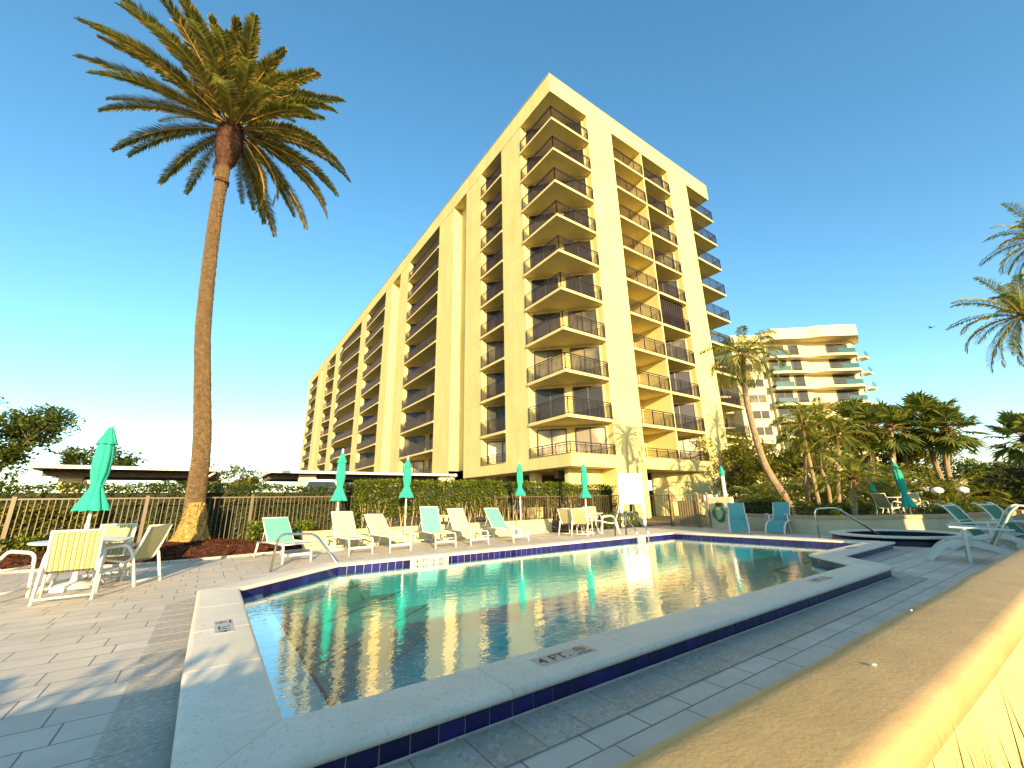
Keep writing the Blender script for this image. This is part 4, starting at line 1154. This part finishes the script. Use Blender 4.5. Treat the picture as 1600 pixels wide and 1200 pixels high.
# low deck chairs with arched legs
def arch_chair(label, x, y, rot, flip=False):
    t_ = thing('arched_lounge_chair', label, 'lounge chair', (x,y,0), rot, 'teal chairs by the terrace wall')
    for sx in (-1,1):
        X = sx*.29; m = MB()
        m.tube(bez([(X,-.62,0),(X,-.48,.26),(X,-.22,.39),(X,.06,.4),(X,.3,.36),(X,.5,.2),(X,.58,0)],5), .028, 8, flat=.8); m.build('arched_leg', M['white'], t_, smooth=True)
        m = MB(); m.tube([(X,-.05,0),(X,-.12,.4),(X,-.16,.6)],.02,8); m.tube(bez([(X*1.02,-.36,.63),(X*1.02,-.15,.62),(X*1.02,.1,.57),(X*1.02,.22,.56)],4),.024,8,flat=.6); m.build('armrest', M['white'], t_, smooth=True)
        m = MB(); m.tube([(X*.9,.08,.38),(X*.9,.3,1.0)],.016,8); m.build('back_rail', M['white'], t_, smooth=True)
    m = MB()
    P = bez([(0,-.6,.06),(0,-.47,.27),(0,-.22,.4),(0,.08,.39)],5)
    for a, b_ in zip(P,P[1:]): sling_quad(m,(-.26,a.y,a.z),(.26,a.y,a.z),(.26,b_.y,b_.z),(-.26,b_.y,b_.z),k=1)
    m.build('seat', M['sl_teal'], t_)
    m = MB(); sling_quad(m,(-.25,.09,.4),(.25,.09,.4),(.25,.3,1.0),(-.25,.3,1.0)); m.build('backrest', M['sl_teal'], t_)
    return t_
arch_chair('teal sling lounge chair with arched white legs beside the shower post', 15.6, 8.25, R(-62))
arch_chair('teal sling lounge chair with arched white legs under the leaning palm', 16.1, 7.05, R(-88))

def plank_chair(label, x, y, rot):
    """flat armed chair, faces -Y"""
    t_ = thing('plank_armchair', label, 'armchair', (x,y,0), rot, 'white plank armchairs beside the spa')
    for sx in (-1,1):
        X = sx*.33
        m = MB(); m.bar((X,-.22,0),(X,-.18,.58),.045,.1); m.build('front_leg', M['white'], t_, bevel=.008)
        m = MB(); P = bez([(X*.88,-.75,.02),(X*.88,-.5,.27),(X*.88,-.2,.33),(X*.88,.2,.22),(X*.88,.55,.02)],4)
        for a, b_ in zip(P,P[1:]): m.bar(a,b_+(b_-a)*.04,.04,.1)
        m.build('side_plank', M['white'], t_)
        m = MB(); m.bar((X,-.38,.6),(X,.42,.56),.11,.03); m.build('armrest', M['white'], t_, bevel=.008)
        m = MB(); m.tube(rounded([(X*.86,.1,.24),(X*.86,.44,.86),(X*.86,.56,.97),(X*.86,.62,.96)],.1),.024,8,flat=.7); m.build('back_rail', M['white'], t_, smooth=True)
    for ya, za, wa, ha in ((.3,.62,.02,.02),(.52,.93,.03,.03),(-.7,.06,.03,.06),(.14,.27,.03,.04)):
        m = MB(); m.bar((-.3,ya,za),(.3,ya,za),wa,ha); m.build('crossbar', M['white'], t_)
    m = MB(); sling_quad(m,(-.27,-.45,.33),(.27,-.45,.33),(.27,.12,.27),(-.27,.12,.27),sag=.02); m.build('seat', M['sl_blue'], t_)
    m = MB(); sling_quad(m,(-.27,.12,.28),(.27,.12,.28),(.27,.52,.93),(-.27,.52,.93)); m.build('backrest', M['sl_green'], t_)
    return t_
plank_chair('white armed chair nearest the tan wall, seen from its side', 11.6, 1.75, R(192))
plank_chair('green backed chair leaning left behind the nearest armchair', 13.7, 1.93, R(-12))
plank_chair('green backed chair farthest right beside the tan wall', 14.4, 1.45, R(-18))

# rails, board, shower, hose
o = MB(); o.tube(rounded([(1.12,9.73,0),(1.18,9.69,.68),(1.76,9.28,.68),(2.55,8.3,-.5)],.16,8), .024, 12); tag(o.build('pool_handrail', M['steel'], smooth=True),'curved steel handrail over the steps at the left pool corner','handrail')
t_ = thing('pool_ladder','steel pool ladder rails beside the white marker tile','ladder',(0,0,0))
for xx in (10.35,10.85):
    m = MB(); m.tube(rounded([(xx,9.35,0),(xx,9.3,.78),(xx,8.98,.82),(xx,8.5,.3),(xx,8.5,-1.0)],.12,8), .021, 10); m.build('rail', M['steel'], t_, smooth=True)
for z in (-.3,-.6): 
    m = MB(); m.box(10.35,10.85,8.46,8.54,z-.015,z+.015); m.build('tread', M['steel'], t_)
m = MB(); m.tube(rounded([(14.25,5.3,0),(14.25,5.28,.84),(14.75,4.9,.86),(15.6,4.2,.0)],.16,8), .024, 12); tag(m.build('spa_handrail', M['steel'], smooth=True),'curved steel handrail leading into the round spa','handrail')
bd = thing('notice_board','tall blank white notice board on two white posts','sign board',(15.1,13.15,0), atan2(-.62,.82))
for x in (-.0,.98):
    m = MB(); m.box(x-.06,x+.06,-.05,.05,0,2.36); m.build('post', M['whitepaint'], bd, bevel=.006)
m = MB(); m.box(.062,.918,-.02,.02,1.0,2.34); m.build('panel', M['whitepaint'], bd)
sh = thing('shower_post','white outdoor shower post with a steel head and green cap','shower',(17.42,9.6,0))
m = MB(); m.tube([(0,0,0),(.02,-.02,2.1)],.07,12); m.build('post', M['whitepaint'], sh, smooth=True)
m = MB(); m.lathe([(.09,0),(.1,.1),(.06,.3),(.015,.42)],12,(.02,-.02,2.08)); m.build('cap', M['umb'], sh, smooth=True)
m = MB(); m.tube(rounded([(.02,-.02,1.95),(-.2,.12,2.05),(-.28,.18,1.85)],.08),.015,8); m.lathe([(.02,0),(.06,-.05),(.06,-.06)],12,(-.28,.18,1.86)); m.build('shower_head', M['steel'], sh, smooth=True)
m = MB(); m.tube([(.02,-.1,1.1),(.02,-.12,1.45)],.02,8); m.lathe([(.03,0),(.045,.02),(.03,.04)],10,(-.02,-.1,1.2)); m.build('valve', M['steel'], sh, smooth=True)
hw = MB(); hw.box(17.3,17.5,9.3,10.28,-.02,1.22); tag(hw.build('hose_wall', M['cream'], bevel=.01),'short cream wall panel carrying the coiled green hose','wall')
hs_ = thing('garden_hose','green garden hose looped on a reel on the short cream wall','hose',(17.2,9.78,0))
for k in range(5):
    m_ = MB() if k == 0 else m_
    q = .02*k; m_.tube([(-.02-.01*k,(.2+q*.4)*sin(2*pi*j/28)+.02*k,.62+(.34-q)*cos(2*pi*j/28)*(1.15 if cos(2*pi*j/28) < 0 else .8)) for j in range(29)], .014, 6)
m_.build('hose_coil', M['hose'], hs_, smooth=True)
m = MB(); m.box(-.06,.1,-.12,.12,.86,1.0); m.lathe([(.05,0),(.05,.03)],12,(-.06,0,1.02)); m.build('reel', M['black'], hs_)
m = MB(); m.tube(bez([(0,-.2,.7),(-.03,-.36,.4),(-.03,-.3,.25),(0,-.38,.8),(0,-.42,1.0)],5),.012,6); m.build('hose_tail', M['hose'], hs_, smooth=True)

# ------------------------------------------------------------------ spa
spa = thing('round_spa','round raised spa with pale coping and near black tile','spa',(SPA_C[0],SPA_C[1],0))
m = MB(); m.lathe([(SPA_R-.33,.175),(SPA_R-.34,.195),(SPA_R-.31,.212),(SPA_R+.01,.212),(SPA_R+.03,.195),(SPA_R+.02,.17)],56,cap=False); m.add([],[]); m.build('coping', M['coping'], spa, auto=40)
m = MB(); m.lathe([(SPA_R-.33,.175),(SPA_R-.31,-.9)],56,cap=False); m.lathe([(SPA_R-.02,.0),(SPA_R-.02,.172),(SPA_R-.3,.172)],56,cap=False); m.build('tile_ring', M['spatile'], spa, smooth=True)
m = MB(); m.lathe([(.01,-.9),(SPA_R-.28,-.9)],40); m.build('spa_floor', M['spatile'], spa)
m = MB(); m.lathe([(.01,.02),(SPA_R-.31,.02)],40,(SPA_C[0],SPA_C[1],0)); tag(m.build('spa_water', M['water']), kind='structure')

# ------------------------------------------------------------------ terrace wall + garden
TW = [(17.3,9.45),(17.1,8.9),(16.72,8.0),(16.1,6.6),(15.95,6.1),(16.15,5.5),(16.5,5.0),(17.3,4.15),(18.6,3.25),(20.5,2.6),(24,2.0),(32,1.2)]
def ribbon(path, th_, z0, z1):
    n_ = len(path); out = []
    for i in range(n_):
        a = Vector(path[max(0,i-1)]); b_ = Vector(path[min(n_-1,i+1)]); d = (b_-a).normalized(); nn = Vector((-d.y,d.x)); out.append((Vector(path[i]), nn))
    mm = MB(); vs = []
    for p, nn in out:
        q = p+nn*th_; vs += [(*p,z0),(*p,z1),(*q,z1),(*q,z0)]
    fs = []
    for i in range(n_-1):
        for k in range(4): fs.append((i*4+k, (i+1)*4+k, (i+1)*4+(k+1)%4, i*4+(k+1)%4))
    fs += [(0,1,2,3),((n_-1)*4+3,(n_-1)*4+2,(n_-1)*4+1,(n_-1)*4)]
    mm.add(vs, fs); return mm
tw = thing('terrace_wall','curved olive cream retaining wall behind the spa holding up the palm terrace','wall',(0,0,0))
ribbon(TW, .25, -.03, .47).build('wall_body', M['retwall'], tw)
ribbon([(x-.03,y-.03) for x,y in TW], .33, .472, .58).build('wall_cap', M['retcap'], tw)
sheet([(17.45,9.3),(16.95,7.7),(16.2,6.15),(16.4,5.6),(17.4,4.4),(18.7,3.5),(20.6,2.85),(32,1.5),(200,-10),(200,120),(55,60),(30,12),(17.6,9.4)], [], .45, 'garden_ground', M['lawn'])
def Q(px): return px
grp = 'palms around the terrace garden'
PP = [
 ('leaning palm with a curved grey trunk and windswept crown beside the tall building', [(19.29,7.82,.35),(19.1,7.95,.96),(18.56,8.33,2.5),(18.36,8.47,4.52),(18.35,8.47,5.94),(18.47,8.4,7.24)], .15,.1,26,1.75,41,{'elmin':-1.1,'hang':.5,'droop':1.5,'ll':.42,'npair':34}),
 ('straight brown trunked palm right of the leaning one', [(22.5,8.6,.4),(22.71,8.46,2.2),(22.95,8.3,3.7)], .1,.075,16,1.35,42,{'elmin':-1.0,'hang':.5,'npair':30}),
 ('palm with a slightly bent pale trunk, second of the slim cluster', [(21.82,7.87,.4),(21.81,7.87,2.29),(21.8,7.88,3.58),(21.85,7.84,4.31)], .085,.065,18,1.45,43,{'elmin':-1.0,'hang':.5,'npair':30}),
 ('palm with an S shaped pale trunk in the middle of the slim cluster', [(22.74,7.83,.4),(22.8,7.73,1.4),(22.7,7.8,2.5),(22.93,7.7,3.4),(23.09,7.59,4.6)], .08,.06,20,1.5,44,{'elmin':-.9,'hang':.4,'npair':30}),
 ('palm with an upright bumpy trunk at the right of the slim cluster', [(21.9,7.2,.39),(22.09,7.07,1.83),(22.32,6.9,2.92),(22.41,6.84,3.77)], .085,.065,20,1.5,45,{'elmin':-.9,'hang':.4,'npair':30}),
 ('young palm with a thick rusty trunk in front of the terrace umbrellas', [(19.34,5.94,.4),(19.46,5.86,1.28),(19.58,5.78,1.78)], .11,.1,18,1.4,46,{'elmin':-.4,'hang':.35,'npair':30}),
]
for lab, pts, r0, r1, nf, L, sd_, kw in PP: pinnate_palm(lab, pts[0], pts, r0, r1, nf, L, sd_, 'frond2', **kw)
FP = [
 ('fan palm with a skirt of dead leaves behind the terrace umbrella', [(29.6,7.2,.4),(30.09,6.93,2.94),(30.34,6.76,4.76)], .14,.12,26,1.5,51),
 ('tallest fan palm standing against the sky, leaning left', [(33.6,5.7,.4),(33.35,5.86,2.26),(33.34,5.87,4.06),(33.49,5.76,5.36)], .14,.12,26,1.75,52),
 ('fan palm just right of the tallest one, crown a little lower', [(32.2,5.4,.4),(32.4,5.3,2.54),(32.69,5.1,3.92),(32.91,4.95,4.55)], .14,.12,24,1.6,53),
 ('fan palm left of the terrace umbrella in the crowded middle', [(31.2,8.5,.4),(31.69,8.25,3.12),(32.06,7.99,5.1)], .13,.11,26,1.6,54),
 ('fan palm far back between the slim cluster and the tallest fan palm', [(33,9.7,.4),(33.59,9.36,4.1),(33.9,9.14,5.9)], .13,.11,26,1.7,55),
 ('fan palm behind the taller terrace umbrella, right of the skirted one', [(34.3,7.6,.4),(34.65,7.39,3.15),(35.0,7.14,5.0)], .13,.11,24,1.6,56),
 ('fan palm cut by the right photo edge above the hedge', [(21.9,1.69,.4),(22.09,1.56,2.17),(22.11,1.55,2.95)], .1,.09,24,1.05,57),
]
for lab, pts, r0, r1, nf, L, sd_ in FP: pinnate_palm(lab, pts[0], pts, r0, r1, nf, L, sd_, fan=True)
pinnate_palm('dark palm leaning in from the right photo edge against the sky', (23.9,.2,.4), [(23.9,.2,.4),(23.75,.35,3.6),(23.6,.45,5.5),(23.5,.55,6.5),(23.3,.7,7.35)], .12,.1,30,2.1,61,'frond2',elmin=-.9,hang=.3,npair=40,ll=.4)
pinnate_palm('taller palm whose frond tips enter at the right photo edge', (26.4,-.2,.4), [(26.4,-.2,.4),(26.3,-.1,6),(26.7,-.5,11.2)], .17,.12,26,2.0,62,'frond2',elmin=-.8,npair=40)
# bushy areca palms and shrubs filling the terrace
for i, (x,y,L,lab) in enumerate([(24.6,6.3,2.3,'bushy clump palm behind the white terrace chairs'),(26.5,4.6,2.2,'bushy clump palm right of the taller terrace umbrella'),(28.5,6.6,2.6,'bushy clump palm under the fan palm skirt'),(21.2,9.6,1.8,'low clump palm beneath the leaning palm'),(25.2,8.6,2.4,'bushy clump palm behind the slim trunked cluster'),(28.3,3.2,1.9,'arching clump palm in front of the right hedge')]):
    t_ = thing('clump_palm', lab, 'palm shrub', (x,y,.45), 0, 'bushy clump palms on the terrace')
    mb, rb = pinnate_crown((0,0,.1), 30, L, 70+i, elmin=.25, elmax=1.5, ll=.5, npair=32, lw=.04, hang=.35, droop=1.5)
    c = mb.build('fronds', M['frond2'], t_); rb.build('frond_stem', M['rachis'], c)
for i, (x,y,h,rad,mat,lab) in enumerate([
    (28.5,12.2,4.6,2.2,'leafgold','golden leafed small tree behind the leaning palm trunk'),
    (28,10.4,3.8,2.2,'leafgold','dense golden tree left of the slim palm cluster'),
    (30,10,4.8,2.6,'leafgold','sunlit yellow green tree behind the slim palm cluster'),
    (38,9.4,4.9,3.0,'leafdark','dark tree behind the fan palms'),
    (38,6.9,4.0,2.6,'leafdark','dark rounded tree low behind the tallest fan palm'),
    (36,8,3.6,2.2,'leafgold','bright bush between the fan palm trunks')]):
    tree(lab, (x,y,.4), h, rad, 80+i, mat, 4200, .2, 'garden_tree', cloud=9, trunk=.1, grp='small trees on the terrace', crownz=.35, skirt=10)
hedge('hedge','large rounded dark green hedge filling the right edge under the sky',27.0,34,1.0,4.0,.4,2.35,9000,.13,'leafdark',15,amp=.3)
hedge('hedge','square clipped hedge behind the teal chairs by the shower',17.6,19.6,7.9,9.2,.45,1.22,2600,.09,'leafdark',16)
hedge('low_shrub','low shrubs along the terrace under the slim palms',17.9,26,6.0,7.6,.4,.85,6000,.1,'leafdark',17,cat='shrub',amp=.2,core=False)
hedge('low_shrub','low shrubs along the terrace edge near the globe lamps',20.5,27,3.2,4.4,.4,.75,4500,.1,'leafdark',18,cat='shrub',amp=.15,core=False)
tree('dark leaning shrubby tree beside the end of the tall building', (34,17.5,0), 5.2, 2.6, 96, 'leafdark', 4500, .18, 'garden_tree', cloud=9, trunk=.1, grp='small trees on the terrace', crownz=.3, skirt=10)
tree('golden green tree against the lowest balconies of the white tower', (33,17,0), 6.6, 3.2, 97, 'leafgold', 5000, .24, 'garden_tree', cloud=11, trunk=.12, grp='small trees on the terrace', crownz=.3, skirt=10)

umbrella('small far closed umbrella on the terrace behind the white chairs', 23.6, 6.35, z=.45, h=1.85, zb=.75, seed=6, r_=.2, base=False)
umbrella('closed umbrella leaning on the terrace above the retaining wall', 20.1, 4.5, z=.3, h=2.1, zb=.45, seed=7, r_=.24, base=False, lean=(.02,-.06))
patio_table('white patio table up on the terrace, mostly hidden by the wall', 22.6,5.6,.35,.5)
patio_chair('white chair with tan sling up on the terrace, seen from behind', 21.6,5.45,R(-115)+pi,z=.3)
patio_chair('white chair in side view up on the terrace, right of the tan one', 22.5,4.85,R(-60),z=.3)
for (x,y,z,lab) in ((22.6,4.15,.45,'largest white globe lamp on a black post beside the leaning umbrella'),(24.2,3.72,.45,'white globe lamp on a tilted post right of the others'),(27.5,4.2,.45,'small far globe lamp between the other two')):
    t_ = thing('globe_lamp', lab, 'garden lamp', (x,y,z), 0, 'white globe garden lamps')
    m = MB(); m.tube([(0,0,0),(0,0,.72)],.03,8); m.lathe([(.06,0),(.06,.04)],12,(0,0,.7)); m.build('post', M['black'], t_)
    m = MB(); m.lathe([(.05,0),(.16,.05),(.19,.12),(.16,.19),(.06,.24),(.0,.25)],20,(0,0,.73)); m.build('globe', M['globe'], t_, smooth=True)

# ------------------------------------------------------------------ carports and cars
def carport(label, x0,x1,y0,y1,z,cols, tilt=0):
    t_ = thing('carport', label, 'carport', (x0,y0,0), 0, 'flat roofed carports')
    W_, Dp = x1-x0, y1-y0
    m = MB(); m.box(0,W_,0,.12,z-.08,z+.07); m.box(0,.12,.12,Dp,z-.12,z+.1); m.box(W_-.12,W_,.12,Dp,z-.12,z+.1); rf_ = m.build('roof_fascia', M['whitepaint'], t_)
    m = MB(); k = int(W_/.3)
    for i in range(k): m.box(.125+i*(W_-.25)/k, .125+(i+.6)*(W_-.25)/k, .122, Dp-.02, z-.06,z+.06)
    m.box(.13,W_-.13,.124,Dp-.03,z-.02,z+.05); m.build('roof', M['under'], t_)
    m = MB()
    for j in range(3): m.box(.12,W_-.12,Dp*(.25+.25*j),Dp*(.25+.25*j)+.15,z-.35,z-.07)
    m.build('beam', M['under'], t_)
    for cx, cy, w_ in cols:
        m = MB(); m.box(cx,cx+w_,cy,cy+.3,0,z-.13); m.build('column', M['cream'], t_)
    m = MB(); m.tube([(W_-.2,.3,z-.1),(W_-.5,.35,z-.35),(W_-.9,.5,z-.5)],.06,8); m.build('drain_pipe', M['whitepaint'], t_, smooth=True)
    return t_
carport('long carport with a white fascia and dark underside at far left', -6.7,.2,27.0,33,3.12,[(.5,2.4,.85),(6.0,3.5,.3)])
carport('carport in front of the tall building with a white car beneath', 2.4,14.2,27.2,33,3.12,[(1.7,.8,.95),(10.6,.4,1.2)])
def car(label, x, y, rot, paint, L=4.6, W_=1.85, Hc=1.6, name='parked_car'):
    t_ = thing(name, label, 'car', (x,y,0), rot, 'cars in the car park')
    side = [(0,.35),(.02,.62),(.12,.82),(.9,.98),(1.25,1.05),(1.9,1.5),(2.4,Hc),(3.5,Hc-.03),(4.25,1.2),(4.5,1.0),(L,.85),(L,.35)]
    m = MB(); n_ = len(side); vs = []
    lay = [(-W_/2,.0),(-W_/2+.06,1),(W_/2-.06,1),(W_/2,0)]
    for yy in (-W_/2, W_/2):
        for x_, z_ in side:
            inset = .0 if z_ < 1.0 else (z_-1.0)*.28
            vs.append((x_-L/2, yy - inset*(1 if yy > 0 else -1), z_))
    fs = [tuple(range(n_)), tuple(range(2*n_-1,n_-1,-1))] + [(i,i+n_,(i+1)%n_+n_,(i+1)%n_) for i in range(n_)]
    m.add(vs, fs); m.build('body', paint, t_, bevel=.04)
    m = MB()
    for sg in (-1,1):
        pr = [(1.5,1.06),(2.0,1.44),(2.42,Hc-.1),(3.4,Hc-.12),(4.1,1.12)]
        vs = [(x_-L/2, sg*(W_/2-(z_-1.0)*.28+.006), z_) for x_, z_ in pr]
        m.add(vs, [tuple(range(5)) if sg < 0 else tuple(range(4,-1,-1))])
    for a, b_ in (((1.3,1.09),(1.88,1.5)),((3.58,Hc-.08),(4.2,1.24))):
        w1, w2 = W_/2-(a[1]-1)*.28-.08, W_/2-(b_[1]-1)*.28-.08; o_ = -.012 if a[0] < 2 else .012
        m.add([(a[0]-L/2+o_,-w1,a[1]+.012),(a[0]-L/2+o_,w1,a[1]+.012),(b_[0]-L/2+o_,w2,b_[1]+.012),(b_[0]-L/2+o_,-w2,b_[1]+.012)],[(3,2,1,0)])
    m.build('window', M['carglass'], t_)
    for x_ in (.85,3.75):
        for sg in (-1,1):
            m = MB(); m.lathe([(.2,-.11),(.33,-.11),(.35,-.07),(.35,.07),(.33,.11),(.2,.11)],20); m.v = [(a+x_-L/2, c+sg*(W_/2-.1), b_+.35) for a,b_,c in m.v]; wh = m.build('wheel', M['tyre'], t_)
            m = MB(); m.lathe([(.0,-.115),(.21,-.115),(.21,.115),(.0,.115)],16); m.v = [(a+x_-L/2, c+sg*(W_/2-.1), b_+.35) for a,b_,c in m.v]; m.build('rim', M['steel'], wh)
    return t_
car('white car under the carport showing its curved roof above the hedge', 3.2,20.3,R(-12),M['carwhite'],4.4,1.9,2.3)
car('red car partly seen through the fence at the left photo edge', -9.6,21.5,R(20),M['carred'],Hc=1.75)
car('silver car in the garage opening right of the white board', 31.5,24.5,R(60),M['carsilver'],4.6,1.9,1.95)
car('dark car parked in the garage behind the columns', 21.5,27,R(0),simple('dark_car_paint',(.03,.035,.045),.3,.1,2,coat=1))
# small things between building and terrace
m = MB(); m.box(0,.7,0,.05,.3,1.35); m.box(.05,.12,0,.05,0,.3); m.box(.58,.65,0,.05,0,.3); o = m.build('white_barrier', M['whitepaint'], None, loc=(20.2,12.2,0)); o.rotation_euler = (0,0,-.6); tag(o,'white upright panel beside the end of the tall building','panel')
bsh = thing('bird','small dark bird gliding in the sky right of the white tower','bird',(87.8,11.54,25.9), 1.0)
m = MB(); m.tube([(-.28,0,0),(-.15,0,.02),(.1,0,.03),(.26,0,.02),(.34,0,.0)],[.01,.07,.09,.05,.01],8); m.add([(-.28,-.02,0),(-.28,.02,0),(-.45,.09,0),(-.45,-.09,0)],[(0,1,2,3)]); m.build('body', M['black'], bsh, smooth=True)
for sg in (-1,1):
    m = MB(); m.add([(.12,sg*.05,.04),(-.1,sg*.05,.04),(-.14,sg*.4,.16),(.06,sg*.42,.17),(-.2,sg*.85,.08)],[(0,1,2,3),(3,2,4)]); m.build('wing', M['black'], bsh)

# tuft at lower right, outside the wall
t_ = thing('grass_tuft','dark strappy grass clump against the sunlit wall at the lower right corner','grass clump',(.98,.145,.0))
m = MB(); r = random.Random(9)
for k in range(75):
    bx, by = .06+(r.random()-.5)*.3, (r.random()-.5)*.1
    tx, ty = bx+(r.random()-.62)*.22, by+(r.random()-.35)*.1; hh = .775+.13*r.random()-max(0,-(bx+.08))*.6
    w_ = .0035+.003*r.random(); a = Vector((bx,by,-.3)); md = Vector((bx*.6+tx*.4,by*.6+ty*.4,hh*.7)); tip = Vector((tx,min(ty,.07),hh))
    s_ = Vector((.82,-.57,0))*w_; m.add([a-s_,a+s_,md+s_*.8,md-s_*.8,tip],[(0,1,2,3),(3,2,4)])
m.build('blades', island('strappy_blade',[(0,(.006,.01,.003)),(.8,(.03,.03,.008)),(1,(.1,.05,.02))],.6), t_)

# ---- outside the frame: hedge and blocks added for shade, palms known by their shadows
hedge('hedge','unseen clipped hedge added behind the camera to shade the left deck',-16,-1.15,-3.2,-2.6,-.3,1.8,5000,.12,'leaf',99)  # added to carry the shadow edge farther over the left deck
ph = thing('unseen_shade_house','unseen cream house added behind the garden wall to shade the right deck','building',(9.6,-8.5,0))  # made-up block, placed to cast shade over the right deck
m = MB(); m.box(0,3.4,0,2.5,-.5,4.25); m.build('wall', M['cream'], ph)
m = MB(); m.prism([(-.3,-.3),(3.6,-.3),(3.6,2.8),(-.3,2.8)], 4.25,4.42); m.build('roof', M['whitepaint'], ph)
m = MB(); m.box(1.5,2.5,2.5,2.56,0,2.1); m.build('door', M['darkframe'], ph)
ph = thing('unseen_shade_shed','unseen cream shed added beside the shade house, leaving a gap for a sun patch','building',(14.5,-8.3,0))  # second made-up block; the gap beside it lets a sun patch through
m = MB(); m.box(0,2,0,2.3,-.5,4.0); m.build('wall', M['cream'], ph)
m = MB(); m.prism([(-.1,-.2),(2.2,-.2),(2.2,2.5),(-.1,2.5)], 4.0,4.15); m.build('roof', M['whitepaint'], ph)
m = MB(); m.box(.6,1.5,2.3,2.36,0,2.1); m.build('door', M['darkframe'], ph)
pinnate_palm('slender palm behind the garden wall whose shadow falls on the tall building', (15.9,-2.2,0), [(15.9,-2.2,0),(15.8,-2.1,4),(15.6,-2.0,8.0)], .12,.09,10,1.5,63,'frond2',elmin=-1.0,npair=30)
pinnate_palm('second slender palm behind the garden wall, farther along', (20.9,-2.4,0), [(20.9,-2.4,0),(20.6,-2.2,4),(20.2,-2.0,8.2)], .12,.09,9,1.4,64,'frond2',elmin=-1.0,npair=30)
